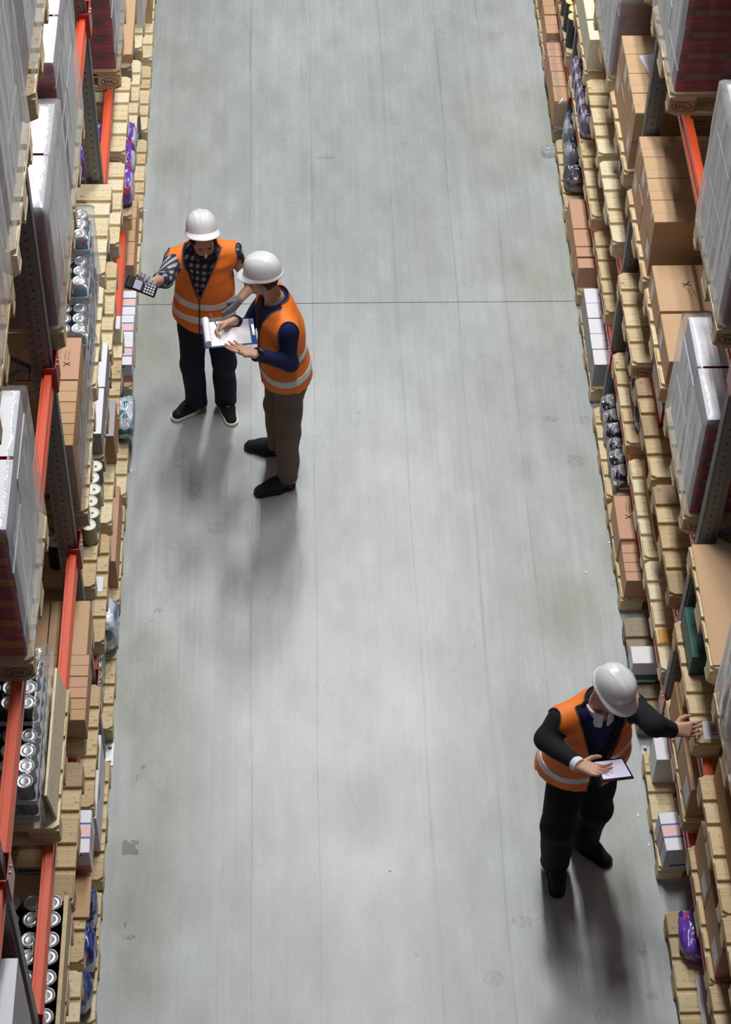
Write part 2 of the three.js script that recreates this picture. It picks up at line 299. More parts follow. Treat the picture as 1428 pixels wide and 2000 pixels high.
// depth d from the pallet's aisle end, w from its near side going away, h above the deck (an object's origin is its base centre)
function put(slot, o, d, h, w, turn = 0) { if (slot.li < 3) d -= slot.into === 1 ? 0.045 : 0.03; o.position.set(slot.xf + slot.into * d, slot.deck + h, slot.zn - w); o.rotation.y += turn; return o; }

// ───────────────────────── cartons
const xPrint = (rows) => canvasTex(128, 64, (x, w, h) => {
  x.clearRect(0, 0, w, h); x.strokeStyle = 'rgba(40,26,18,0.85)'; x.lineWidth = 5; x.beginPath(); x.moveTo(8, 12); x.lineTo(34, 50); x.moveTo(36, 12); x.lineTo(10, 50); x.stroke();
  x.lineWidth = 2.2; for (let r = 0; r < rows; r++) { let p = 50; const y = 20 + r * 20; while (p < 118) { const l = rr(2, 5); x.beginPath(); x.moveTo(p, y + rr(-4, 4)); x.lineTo(p + l, y + rr(-4, 4)); x.stroke(); p += l + 2; } }
});
const blockPrint = canvasTex(128, 64, (x, w, h) => {
  x.clearRect(0, 0, w, h); x.fillStyle = 'rgba(36,22,16,0.9)';
  for (const [y, t, k] of [[4, 9, 0.6], [18, 22, 0.82], [45, 12, 0.7]]) { let p = 6; while (p < 120) { const l = rr(3, 8); if (rnd() < k) x.fillRect(p, y + rr(0, 2), l, t); p += l + 1.5; } }
});
const textPrint = canvasTex(128, 64, (x, w, h) => { x.clearRect(0, 0, w, h); x.fillStyle = 'rgba(44,28,20,0.75)'; for (let r = 0; r < 3; r++) { let p = 6; while (p < 118 - r * 18) { const l = rr(2, 6); x.fillRect(p, 8 + r * 20 + rr(0, 3), l, rr(5, 9)); p += l + 2; } } });
const xMat = std({ map: xPrint(2), transparent: true, roughness: 0.9 }), blockMat = std({ map: blockPrint, transparent: true, roughness: 0.9 }), textMat = std({ map: textPrint, transparent: true, roughness: 0.9 });
const paperMat = std({ map: canvasTex(128, 128, (x, w, h) => { x.fillStyle = '#eceef4'; x.fillRect(0, 0, w, h); x.fillStyle = 'rgba(120,125,140,0.5)'; for (let r = 0; r < 9; r++) x.fillRect(14, 14 + r * 11, rr(50, 96), 1.6); }), roughness: 0.8 });
const barcodeMat = std({ map: canvasTex(96, 128, (x, w, h) => { x.fillStyle = '#f0f0f2'; x.fillRect(0, 0, w, h); x.fillStyle = '#2b2b30'; let p = 30; while (p < 100) { const l = rr(1, 4); x.fillRect(44, p, 34, l); p += l + rr(1, 4); } x.fillStyle = '#666a80'; for (let k = 0; k < 14; k++) x.fillRect(16 + (k % 2) * 10, 28 + k * 5, 6, 2.5); }), roughness: 0.7 });
const decal = (w, d) => cached(`dec${w},${d}`, () => { const g = new THREE.PlaneGeometry(w, d); g.rotateX(-Math.PI / 2); return g; });
const decalV = (w, d) => cached(`decv${w},${d}`, () => new THREE.PlaneGeometry(w, d));
// w along x, d along z; seam 'x' or 'z' names the axis that the lid seam follows
function carton(w, h, d, { mat = pick(kraft), seam = 'x', tape = 0, top, front, side, label, group, name = 'carton', category = 'carton', topTurn = 0, topAt = [0, 0], into = -1 } = {}) {
  const g = thing(name, label, category, group);
  const th = 0.005;
  boxAt('body', w, h - th, d, 0, (h - th) / 2, 0, mat, g);
  if (seam === 'x') for (const s of [-1, 1]) boxAt('flap', w - 0.003, th, d / 2 - 0.0035, 0, h - th / 2, s * (d / 4), mat, g);
  else if (seam === 'z') for (const s of [-1, 1]) boxAt('flap', w / 2 - 0.0035, th, d - 0.003, s * (w / 4), h - th / 2, 0, mat, g);
  else boxAt('lid', w - 0.002, th, d - 0.002, 0, h - th / 2, 0, mat, g);
  if (tape && seam === 'x') { boxAt('tape', w + 0.0016, 0.001, 0.042, 0, h + 0.0005, 0, tapeMat, g); boxAt('tape', 0.001, 0.06, 0.05, -into * (w / 2 + 0.0008), h - 0.03, 0, tapeMat, g); }
  if (tape && seam === 'z') { boxAt('tape', 0.05, 0.001, d + 0.0016, 0, h + 0.0005, 0, tapeMat, g); boxAt('tape', 0.05, 0.06, 0.001, 0, h - 0.03, d / 2 + 0.0008, tapeMat, g); }
  if (top) { const m = mesh('print', decal(...top.size), top.mat, g); m.position.set(topAt[0], h + 0.0016, topAt[1]); m.rotation.y = topTurn; }
  if (front) { const m = mesh('print', decalV(...front.size), front.mat, g); m.position.set(front.at?.[0] ?? 0, h * (front.at?.[1] ?? 0.55), d / 2 + 0.001); }
  if (side) { const m = mesh('label', decalV(...side.size), side.mat, g); m.position.set(-into * (w / 2 + 0.001), h * (side.at?.[1] ?? 0.6), side.at?.[0] ?? 0); m.rotation.y = -into * Math.PI / 2; }
  return g;
}
// a rectangular load: nx deep, ny high, nz wide, one carton per cell
function stack(slot, nx, ny, nz, { d0 = 0.02, w0 = 0.02, dx, h, dz, jitter = 0.004, skip = () => false, make }) {
  for (let y = 0; y < ny; y++) for (let x = 0; x < nx; x++) for (let z = 0; z < nz; z++) {
    if (skip(x, y, z)) continue;
    const o = make(x, y, z);
    put(slot, o, d0 + dx * (x + 0.5) + rr(-jitter, jitter), y * h, w0 + dz * (z + 0.5) + rr(-jitter, jitter));
  }
}
// white carton with a red printed end and a red base, several to a layer
const redEnd = canvasTex(256, 96, (x, w, h) => {
  x.fillStyle = 'rgb(168,28,42)'; x.fillRect(0, 0, w, h); x.fillStyle = 'rgb(140,22,38)'; x.fillRect(0, 0, w, 16);
  x.fillStyle = 'rgb(172,128,86)'; x.fillRect(30, 20, 130, 22); x.fillStyle = 'rgb(150,60,50)'; for (let k = 0; k < 22; k++) x.fillRect(34 + rnd() * 120, 22 + rnd() * 16, rr(3, 10), 3);
  x.fillStyle = 'rgb(52,58,96)'; x.beginPath(); x.ellipse(196, 31, 26, 11, 0, 0, 7); x.fill(); x.beginPath(); x.ellipse(16, 31, 14, 11, 0, 0, 7); x.fill();
  x.globalAlpha = 0.3; for (let k = 0; k < 40; k++) { x.fillStyle = pick(['rgb(205,70,80)', 'rgb(110,16,30)']); x.fillRect(rnd() * w, 44 + rnd() * 50, rr(10, 60), 2); } x.globalAlpha = 1;
});
const orangeEnd = canvasTex(256, 96, (x, w, h) => {
  x.fillStyle = 'rgb(160,26,38)'; x.fillRect(0, 0, w, h); x.fillStyle = 'rgb(212,140,40)';
  x.beginPath(); x.moveTo(40, 30); x.lineTo(150, 22); x.lineTo(250, 30); x.lineTo(250, 80); x.lineTo(150, 92); x.lineTo(120, 60); x.lineTo(40, 84); x.closePath(); x.fill();
  x.fillStyle = 'rgb(178,32,40)'; x.beginPath(); x.moveTo(0, 0); x.lineTo(256, 0); x.lineTo(256, 18); x.lineTo(0, 24); x.fill(); x.fillStyle = 'rgb(120,24,50)'; x.fillRect(0, 60, 60, 20);
});
const whiteTop = std({ map: canvasTex(256, 256, (x, w, h) => { x.fillStyle = 'rgb(236,237,241)'; x.fillRect(0, 0, w, h); x.fillStyle = 'rgba(196,120,120,0.35)'; for (const [a, b] of [[24, 20], [24, 140], [150, 90]]) for (let k = 0; k < 9; k++) x.fillRect(a + k * 8, b, 2, rr(50, 100)); }), roughness: 0.55 });
const filmShadeTex = std({ map: canvasTex(256, 128, (x, w, h) => { x.fillStyle = 'rgb(190,191,196)'; x.fillRect(0, 0, w, h); for (let k = 0; k < 70; k++) { x.globalAlpha = rr(0.08, 0.4); x.fillStyle = pick(['rgb(160,160,166)', 'rgb(215,216,220)', 'rgb(186,150,156)']); x.fillRect(rnd() * w, 0, rr(1, 6), h); } x.globalAlpha = 1; }), roughness: 0.5 });  // grey ribs paint shade and film reflection into pale carton sides
const endMats = { red: std({ map: redEnd, roughness: 0.35 }), orange: std({ map: orangeEnd, roughness: 0.35 }) };
function trayCarton(w, h, d, kind, label, group) {
  const g = thing('food_carton', label, 'carton', group), m = mesh('body', boxGeo(w - 0.003, h - 0.002, d - 0.012), [filmShadeTex, filmShadeTex, whiteTop, redCard, endMats[kind], endMats[kind]], g); m.position.y = h / 2;
  boxAt('tray', w - 0.013, 0.045, d, 0, 0.0235, 0, redCard, g, 0.004);
  return g;
}
// ───────────────────────── stretch film round a load
function film(slot, d0, d1, w0, w1, h, label, group, mat = filmMat, lap = 0.05, base = -0.06) {
  const cx = (d0 + d1) / 2, cz = (w0 + w1) / 2, a = (d1 - d0) / 2 + 0.006, b = (w1 - w0) / 2 + 0.006, per = [];
  const step = 0.022;
  for (let t = -b; t < b; t += step) per.push([a, t, 1, 0]);
  for (let t = a; t > -a; t -= step) per.push([t, b, 0, 1]);
  for (let t = b; t > -b; t -= step) per.push([-a, t, -1, 0]);
  for (let t = -a; t < a; t += step) per.push([t, -b, 0, -1]);
  const rows = 14, P = [], U = [], I = [], n = per.length, s0 = rnd() * 50;
  for (let r = 0; r <= rows; r++) {
    const v = r / rows, y = base + (h - base) * Math.min(1, v * (rows / (rows - 1)));
    per.forEach(([x, z, nx, nz], i) => {
      const pleat = 0.006 * (noise2(i * 0.75 + s0, v * 1.6) + noise2(i * 0.31 + s0 + v * 3, v * 0.9 + 9)) + 0.004 * noise2(i * 2.1, v * 9 + s0);
      const shrink = r === rows ? lap : 0, k = pleat - shrink;
      P.push((x + (nx ? nx * k : -Math.sign(x) * (r === rows ? Math.min(Math.abs(x), lap) : 0))) + cx, y + (r === rows ? 0.006 + 0.008 * noise2(i * 0.9, s0) : 0), (z + (nz ? nz * k : -Math.sign(z) * (r === rows ? Math.min(Math.abs(z), lap) : 0))) + cz);
      U.push(i * step * 2.2, v * h * 2.2);
    });
  }
  for (let r = 0; r < rows; r++) for (let i = 0; i < n; i++) { const j = (i + 1) % n, p = r * n; I.push(p + i, p + n + i, p + j, p + j, p + n + i, p + n + j); }
  const Q = []; for (let i = 0; i < P.length; i += 3) Q.push(slot.into * P[i], P[i + 1], -P[i + 2]);
  const g = new THREE.BufferGeometry(); g.setAttribute('position', new THREE.Float32BufferAttribute(Q, 3)); g.setAttribute('uv', new THREE.Float32BufferAttribute(U, 2)); g.setIndex(I); g.computeVertexNormals();
  const m = mesh(numbered('stretch_film'), g, mat, scene); tag(m, label, 'film', group);
  m.position.set(slot.xf, slot.deck, slot.zn);
  return m;
}
// ───────────────────────── tins, jars, tubs
const lidGeo = (r) => cached('lid' + r, () => { const p = []; for (const [x, y] of [[0, 0.0], [0.35, 0.0], [0.4, 0.0015], [0.55, 0.0015], [0.6, 0], [0.86, 0], [0.9, 0.004], [1, 0.004], [1, -0.003]]) p.push(new THREE.Vector2(x * r, y)); return new THREE.LatheGeometry(p, 20); });
const tinGeo = (r, h) => cached(`tin${r},${h}`, () => new THREE.LatheGeometry([[0, 0], [0.94, 0], [1, 0.004], [1, 0.01], [0.97, 0.012], [0.97, h - 0.012], [1, h - 0.01], [1, h - 0.004], [0.96, h - 0.002]].map(([x, y]) => new THREE.Vector2(x * r, y)), 20));
const tinLabel = (draw) => std({ map: canvasTex(128, 64, draw), roughness: 0.35 });
const tinMats = {
  blue: [0, 1, 2].map(() => tinLabel((x, w, h) => { x.fillStyle = 'rgb(86,150,196)'; x.fillRect(0, 0, w, h); for (let k = 0; k < 16; k++) { x.fillStyle = pick(['rgb(196,64,48)', 'rgb(120,170,40)', 'rgb(214,96,70)', 'rgb(90,140,36)', 'rgb(70,110,50)']); x.beginPath(); x.ellipse(rnd() * w, h * rr(0.05, 0.45), rr(5, 12), rr(4, 9), 0, 0, 7); x.fill(); } x.fillStyle = 'rgb(140,190,40)'; x.fillRect(20, 40, 22, 14); x.fillStyle = 'rgb(230,220,120)'; x.fillRect(74, 34, 16, 14); })),
  green: [tinLabel((x, w, h) => { x.fillStyle = 'rgb(58,72,54)'; x.fillRect(0, 0, w, h); x.fillStyle = 'rgb(120,130,44)'; x.fillRect(0, 10, w, 14); x.fillStyle = 'rgb(40,60,96)'; x.fillRect(0, 40, w, 12); })],
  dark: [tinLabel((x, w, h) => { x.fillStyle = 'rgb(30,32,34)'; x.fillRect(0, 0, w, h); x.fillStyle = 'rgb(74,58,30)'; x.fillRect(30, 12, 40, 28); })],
  olive: [tinLabel((x, w, h) => { x.fillStyle = 'rgb(160,160,120)'; x.fillRect(0, 0, w, h); x.fillStyle = 'rgb(60,80,120)'; x.fillRect(20, 20, 24, 18); })],
};
const lidMats = { tin: std({ color: 0xd2d6da, roughness: 0.26, metalness: 0.75 }), white: std({ color: 0xeceade, roughness: 0.45 }), yellow: std({ color: 0xdede92, roughness: 0.5 }), gold: std({ color: 0xb8b48a, roughness: 0.35, metalness: 0.6 }), teal: std({ color: 0x2c6a74, roughness: 0.3, metalness: 0.6 }) };
const darkBead = std({ color: 0x50565c, roughness: 0.4 });
function tin(r, h, body, lid, label, group, name = 'food_tin') {
  const g = thing(name, label, 'can', group), b = mesh('body', tinGeo(r, h), pick(tinMats[body]), g); b.rotation.y = rr(0, 6.28);
  mesh('lid', lidGeo(r * 0.985), lidMats[lid], g).position.y = h - 0.002;
  if (lid === 'white' || lid === 'yellow') { const k = mesh('lid_mark', cached('lidmark', () => { const c = new THREE.CircleGeometry(1, 10); c.rotateX(-Math.PI / 2); return c; }), darkBead, g); k.scale.setScalar(r * 0.17); k.position.set(0.004, h + 0.0005, 0); }
  return g;
}
// ───────────────────────── bags
function bagGeo(w, h, d, sd) {
  return cached(`bag${w},${h},${d},${sd}`, () => {
    const g = new THREE.SphereGeometry(1, 36, 24), p = g.attributes.position, f = (v, e) => Math.sign(v) * Math.pow(Math.abs(v), e);
    for (let i = 0; i < p.count; i++) {
      const x = p.getX(i), y = p.getY(i), z = p.getZ(i), k = 1 + 0.2 * (noise2(x * 3 + sd * 7, z * 3 + y * 2) - 0.5) + 0.14 * (noise2(x * 9 + sd, z * 9 + y * 8) - 0.5);
      p.setXYZ(i, f(x, 0.55) * w / 2 * k, (f(y, 0.7) * 0.5 + 0.5) * h * (y > 0 ? k : 1), f(z, 0.55) * d / 2 * k);
    }
    g.computeVertexNormals(); return g;
  });
}
const bagMat = (draw, rough = 0.25) => phys({ map: canvasTex(128, 128, draw), roughness: rough, clearcoat: 0.6, clearcoatRoughness: 0.15, bumpMap: crinkle, bumpScale: 0.003 });
const blobs = (x, w, h, cols, n, a, b) => { for (let k = 0; k < n; k++) { x.fillStyle = pick(cols); x.beginPath(); x.ellipse(rnd() * w, rnd() * h, rr(a, b), rr(a, b), rnd() * 3, 0, 7); x.fill(); } };
const bagMats = {
  purple: bagMat((x, w, h) => { x.fillStyle = 'rgb(116,74,190)'; x.fillRect(0, 0, w, h); blobs(x, w, h, ['rgb(150,112,216)', 'rgb(92,52,160)', 'rgb(206,90,120)'], 26, 3, 12); x.fillStyle = 'rgb(210,200,232)'; x.fillRect(50, 30, 20, 34); }),
  violetwhite: bagMat((x, w, h) => { x.fillStyle = 'rgb(120,104,140)'; x.fillRect(0, 0, w, h); blobs(x, w, h, ['rgb(228,224,240)', 'rgb(206,150,176)', 'rgb(70,50,96)', 'rgb(186,180,206)'], 46, 4, 14); }),
  bluepink: bagMat((x, w, h) => { x.fillStyle = 'rgb(40,58,136)'; x.fillRect(0, 0, w, h); blobs(x, w, h, ['rgb(206,60,140)', 'rgb(86,50,140)', 'rgb(60,90,180)'], 22, 3, 12); x.fillStyle = 'rgb(220,222,236)'; x.fillRect(30, 60, 30, 14); }),
  monochrome: bagMat((x, w, h) => { x.fillStyle = 'rgb(150,150,156)'; x.fillRect(0, 0, w, h); blobs(x, w, h, ['rgb(232,232,224)', 'rgb(30,32,44)', 'rgb(208,208,206)', 'rgb(90,92,110)'], 34, 5, 18); }),
  greyteal: bagMat((x, w, h) => { x.fillStyle = 'rgb(126,132,142)'; x.fillRect(0, 0, w, h); blobs(x, w, h, ['rgb(40,82,96)', 'rgb(176,182,190)', 'rgb(30,44,66)'], 20, 5, 16); }),
  bluewhite: bagMat((x, w, h) => { x.fillStyle = 'rgb(196,206,222)'; x.fillRect(0, 0, w, h); blobs(x, w, h, ['rgb(90,140,180)', 'rgb(236,240,246)', 'rgb(50,120,120)', 'rgb(120,126,150)'], 30, 4, 14); }),
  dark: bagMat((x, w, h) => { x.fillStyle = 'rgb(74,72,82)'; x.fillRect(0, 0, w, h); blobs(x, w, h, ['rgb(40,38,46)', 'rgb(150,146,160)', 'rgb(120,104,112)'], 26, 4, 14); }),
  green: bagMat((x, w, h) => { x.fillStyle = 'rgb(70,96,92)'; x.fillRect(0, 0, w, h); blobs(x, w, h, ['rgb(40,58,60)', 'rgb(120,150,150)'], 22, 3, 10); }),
};
let bagSeed = 0;
function bag(w, h, d, kind, label, group, name = 'plastic_bag') { const m = mesh(numbered(name), bagGeo(w, h, d, bagSeed++ % 4), bagMats[kind], scene); return tag(m, label, 'bag', group); }

// printed white boxes
function bandTex(w, h, bands, vertical) { return canvasTex(w, h, (x) => { x.fillStyle = '#e9ebf3'; x.fillRect(0, 0, w, h); for (const [c, a, b] of bands) { x.fillStyle = c; if (vertical) x.fillRect(a * w, 0, (b - a) * w, h); else x.fillRect(0, a * h, w, (b - a) * h); } x.strokeStyle = 'rgba(110,124,170,0.6)'; x.lineWidth = 2; x.beginPath(); x.arc(w * 0.5, h * 0.14, w * 0.08, 0, 7); x.stroke(); }); }
const bands = [['#3d63b8', 0.30, 0.345], ['#f0c7c4', 0.345, 0.63], ['#3d63b8', 0.63, 0.675]];
const stripeBox = (() => { const top = std({ map: bandTex(128, 128, bands, false), roughness: 0.55 }), sd = std({ map: bandTex(128, 64, bands, true), roughness: 0.55 }), fr = std({ map: canvasTex(128, 96, (x, w, h) => { x.fillStyle = '#dfe1e8'; x.fillRect(0, 0, w, h); x.fillStyle = '#e0928e'; x.fillRect(86, 58, 42, 38); x.fillStyle = '#3f5fa8'; x.fillRect(12, 74, 50, 9); x.fillRect(96, 8, 20, 8); }), roughness: 0.55 }); return [sd, sd, top, whiteCard, fr, fr]; })();
function printedBox(w, h, d, mats, label, group, name = 'printed_box') { const m = mesh(numbered(name), cached(`pb${w},${h},${d}`, () => { const g = new RoundedBoxGeometry(w, h, d, 1, 0.005); g.translate(0, h / 2, 0); return g; }), mats, scene); return tag(m, label, 'carton', group); }
const glyphTop = std({ map: canvasTex(64, 128, (x, w, h) => { x.fillStyle = '#eceef4'; x.fillRect(0, 0, w, h); x.fillStyle = 'rgba(40,42,50,0.8)'; for (let i = 0; i < 2; i++) for (let j = 0; j < 3; j++) { x.beginPath(); x.arc(16 + i * 14, 50 + j * 15, 4, 0, 7); x.fill(); } x.fillStyle = 'rgba(210,110,120,0.6)'; x.fillRect(46, 44, 5, 24); }), roughness: 0.55 });
const orangeMark = std({ map: canvasTex(64, 64, (x, w, h) => { x.fillStyle = '#e8eaf0'; x.fillRect(0, 0, w, h); x.fillStyle = 'rgba(236,160,120,0.75)'; x.fillRect(20, 10, 18, 9); x.fillStyle = 'rgba(130,138,170,0.5)'; x.fillRect(14, 26, 30, 5); x.fillRect(20, 34, 20, 3); }), roughness: 0.55 });

// ───────────────────────── what stands in each place of the racks
const empty = (side, li, zn, tone, label, mark, xo) => pallet(side, li, zn, tone, label, 'bare pallets', mark, xo);
const under = (side, li, zn, tone, what, mark, xo) => pallet(side, li, zn, tone, 'wooden pallet under ' + what, 'pallets under ' + what, mark, xo);
const K = (label, group) => ({ label, group });
const into = (s) => s.into;
let S;

// left rack, floor
S = under('L', 0, -14.52, 2, 'brown cartons at the far end of the can rack'); stack(S, 1, 1, 2, { d0: 0.03, w0: 0.02, dx: 0.6, h: 0.3, dz: 0.38, make: () => carton(0.59, 0.3, 0.37, K('brown carton on the floor pallet far down the can rack', 'far floor cartons of the can rack')) });
S = under('L', 0, -13.6, 5, 'a brown carton set back from its near boards'); put(S, carton(0.6, 0.28, 0.34, K('brown carton set back on a greyish floor pallet', 'set back carton')), 0.34, 0, 0.62);
empty('L', 0, -12.7, 1, 'bare wooden floor pallet between two lone brown cartons');
S = under('L', 0, -11.78, 2, 'a low dark brown carton'); put(S, carton(0.5, 0.2, 0.4, { mat: kraft[2], ...K('low dark brown carton behind a bolted foot plate', 'low dark carton') }), 0.36, 0, 0.3);
S = under('L', 0, -10.88, 2, 'three kraft cartons beside the scanner'); stack(S, 1, 1, 3, { d0: 0.04, w0: 0.03, dx: 0.55, h: 0.23, dz: 0.25, make: () => carton(0.54, 0.23, 0.245, { seam: 'x', front: { size: [0.2, 0.08], mat: textMat }, ...K('kraft carton with small print on a floor pallet above the scanner', 'cartons above the scanner') }) });
S = under('L', 0, -9.95, 1, 'three white and pink striped boxes'); stack(S, 1, 1, 3, { d0: 0.02, w0: 0.03, dx: 0.5, h: 0.17, dz: 0.247, make: () => printedBox(0.5, 0.17, 0.243, stripeBox, 'white box with pink band and blue lines below the scanner', 'striped boxes below the scanner') });
S = under('L', 0, -8.96, 1, 'a white box and a clear wrapped pack'); put(S, printedBox(0.3, 0.2, 0.3, whiteCard, 'white box at the far end of a half empty floor pallet', 'white box on floor pallet'), 0.26, 0, 0.62); put(S, bag(0.12, 0.16, 0.34, 'bluewhite', 'clear wrapped pack beside the white box on the floor pallet', 'wrapped pack'), 0.05, 0, 0.62);
S = under('L', 0, -8.08, 2, 'one long kraft carton with a dark print'); put(S, carton(0.42, 0.26, 0.62, { mat: kraft[3], seam: null, front: { size: [0.12, 0.05], mat: blockMat, at: [0.05, 0.75] }, ...K('long kraft carton on the floor pallet beside the workers', 'long kraft carton') }), 0.25, 0, 0.42);
S = under('L', 0, -7.12, 1, 'film wrapped packs of tins'); put(S, bag(0.3, 0.3, 0.28, 'bluewhite', 'crumpled clear film bag with blue print on floor pallet', 'blue film bag'), 0.16, 0, 0.66);
for (let k = 0; k < 5; k++) for (let j = 0; j < 2; j++) put(S, tin(0.037, 0.2, 'blue', 'tin', 'tall tin in clear film beside the bolted foot plate', 'tall tins by the foot plate'), 0.12 + j * 0.078, 0, 0.48 - k * 0.078);
film(S, 0.07, 0.27, 0.12, 0.54, 0.2, 'clear film round tall tins on the floor pallet', 'film round tall tins', filmMat, 0.03, 0);
S = under('L', 0, -6.1, 2, 'a white box with hand holes'); put(S, carton(0.5, 0.34, 0.56, { mat: whiteCard, seam: 'z', side: { size: [0.09, 0.03], mat: holeShadeMat, at: [0.05, 0.75] }, ...K('white box with hand holes on the floor below the empty pallets', 'white hand hole box') }), 0.3, 0, 0.46); put(S, carton(0.4, 0.16, 0.14, { mat: kraft[2], seam: null, ...K('short brown carton beside the white hand hole box', 'short brown carton') }), 0.3, 0, 0.09);  // hand hole is a flat decal with its inner shade painted in
S = under('L', 0, -5.22, 1, 'blue and pink detergent bags'); for (const [d, w, l] of [[0.14, 0.12, 0], [0.13, 0.36, 0.0], [0.14, 0.62, 0]]) { const b = put(S, bag(0.2, 0.26, 0.22, 'bluepink', 'blue bag with pink print and white cap on the floor pallet', 'blue and pink bags'), d, 0, w); const c = mesh('cap', cached('cap', () => new THREE.CylinderGeometry(0.02, 0.022, 0.04, 14)), lidMats.white, b); c.position.set(0.02, 0.27, 0.02); c.rotation.z = 0.5; }

// left rack, lowest beams
S = under('L', 1, -12.73, 1, 'a pale blue and white box'); put(S, carton(0.5, 0.26, 0.5, { mat: whiteCard, seam: null, front: { size: [0.06, 0.03], mat: holeShadeMat, at: [0.12, 0.4] }, ...K('white box with grey end far down the can rack', 'far white box') }), 0.27, 0, 0.5);  // dark decal paints the shade of a hand hole on the end
empty('L', 1, -11.78, 0, 'bare wooden pallet between the far white box and the purple bags');
S = under('L', 1, -10.85, 1, 'purple bags with white labels'); for (const [d, w] of [[0.1, 0.18], [0.1, 0.44], [0.1, 0.68]]) put(S, bag(0.17, 0.2, 0.24, 'purple', 'shiny purple bag lying on the lowest pallet of the can rack', 'low purple bags'), d, 0, w);
S = under('L', 1, -8.96, 1, 'one small white carton'); put(S, printedBox(0.2, 0.12, 0.12, whiteCard, 'small white carton alone on a bare pallet', 'small white carton'), 0.14, 0, 0.72);
S = under('L', 1, -8.09, 1, 'a tall brown carton with grey lid'); { const c = put(S, carton(0.36, 0.24, 0.3, { mat: kraft[2], seam: null, ...K('brown carton with grey lid standing on a pale pallet', 'grey lid carton') }), 0.2, 0, 0.62); boxAt('lid_sheet', 0.36, 0.012, 0.3, 0, 0.247, 0, greyCard, c); }
S = empty('L', 1, -7.2, 2, 'weathered wooden pallet carrying a small white paper label'); { const s = boxAt(numbered('paper_label'), 0.07, 0.0015, 0.11, S.xf + S.into * 0.06, S.deck + 0.0012, S.zn - 0.42, paperMat, scene); tag(s, 'white paper label stuck on a weathered pallet board', 'label'); }
empty('L', 1, -6.1, 2, 'bare wooden pallet between the paper labelled one and the tray with a striped box');
S = under('L', 1, -5.18, 2, 'one striped box on a cardboard tray'); put(S, printedBox(0.42, 0.2, 0.26, stripeBox, 'white and pink striped box on a cardboard tray above blue bags', 'striped box on tray'), 0.22, 0, 0.64); put(S, carton(0.5, 0.02, 0.24, { seam: null, mat: kraft[0], ...K('flat ribbed cardboard sheet on a pallet', 'ribbed cardboard sheet') }), 0.26, 0, 0.36);
empty('L', 1, -4.33, 1, 'bare wooden pallet under the silver tins in black trays');

// left rack, second beams
S = under('L', 2, -11.74, 4, 'a flat kraft tray covering it'); put(S, carton(1.1, 0.07, 0.74, { mat: kraft[1], seam: null, ...K('large flat kraft tray on a dark pallet', 'flat kraft tray') }), 0.57, 0, 0.42); put(S, carton(0.3, 0.16, 0.2, { mat: kraft[2], seam: 'x', ...K('small brown carton on the large flat kraft tray', 'small tray carton') }), 0.5, 0.07, 0.68);
empty('L', 2, -10.84, 0, 'bare stamped wooden pallet beside the large flat kraft tray', 'EPAL');
S = under('L', 2, -9.93, 0, 'tall purple bags'); for (const [d, w] of [[0.22, 0.5], [0.22, 0.7], [0.42, 0.6]]) put(S, bag(0.2, 0.34, 0.2, 'purple', 'tall purple bag standing on a pallet beside an orange beam', 'tall purple bags'), d, 0, w);
S = empty('L', 2, -8.96, 1, 'bare wooden pallet with a cardboard sheet standing on edge'); { const c = put(S, carton(0.02, 0.2, 0.5, { mat: kraft[2], seam: null, ...K('cardboard sheet standing on edge beside the wrapped tins', 'cardboard sheet on edge') }), 0.27, 0, 0.45); c.rotation.z = 0.25; }
S = under('L', 2, -8.09, 4, 'long white cartons with black symbols'); stack(S, 1, 1, 2, { d0: 0.03, w0: 0.03, dx: 0.46, h: 0.17, dz: 0.375, make: () => printedBox(0.46, 0.17, 0.365, [greyCard, greyCard, glyphTop, whiteCard, greyCard, greyCard], 'long white carton with black symbols on a dark pallet', 'long white symbol cartons') });
S = under('L', 2, -7.15, 2, 'white lidded tubs'); for (let k = 0; k < 6; k++) for (let j = 0; j < 4; j++) put(S, tin(0.042, 0.13, 'olive', 'white', 'round tub with flat white lid on the weathered pallet', 'white lidded tubs'), 0.06 + j * 0.087 + (k % 2) * 0.012, 0, 0.76 - k * 0.087);
{ const b = put(S, tin(0.05, 0.2, 'dark', 'white', 'black canister with white lid beside the white lidded tubs', 'black canister', 'canister'), 0.24, 0, 0.16); b.scale.set(1, 1, 1); }
S = under('L', 2, -6.12, 1, 'kraft cartons marked with an X');
for (let x = 0; x < 3; x++) put(S, carton(0.205, 0.17, 0.36, { seam: 'z', tape: 0, top: { size: [0.17, 0.085], mat: xMat }, topTurn: Math.PI / 2, topAt: [0.0, 0.02], ...K('narrow kraft carton marked with an X below the orange beam', 'narrow X cartons') }), 0.13 + x * 0.212, 0, 0.61);
for (let z = 0; z < 3; z++) for (let x = 0; x < 2; x++) put(S, carton(0.345, 0.17, 0.135, { seam: x ? null : 'x', tape: 0, front: z === 0 && x === 0 ? { size: [0.11, 0.05], mat: blockMat, at: [0.03, 0.78] } : undefined, top: x ? { size: [0.14, 0.05], mat: textMat } : undefined, ...K('small kraft carton in the front rows below the orange beam', 'small front cartons') }), 0.185 + x * 0.35, 0, 0.085 + z * 0.139);
S = empty('L', 2, -5.2, 3, 'grey brown wooden pallet with gold lidded jars at its back'); 
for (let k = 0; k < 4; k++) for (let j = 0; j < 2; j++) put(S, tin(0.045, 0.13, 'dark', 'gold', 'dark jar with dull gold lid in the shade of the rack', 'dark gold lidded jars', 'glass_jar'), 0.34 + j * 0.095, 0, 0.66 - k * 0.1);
S = under('L', 2, -4.33, 1, 'shaded tins in black trays');
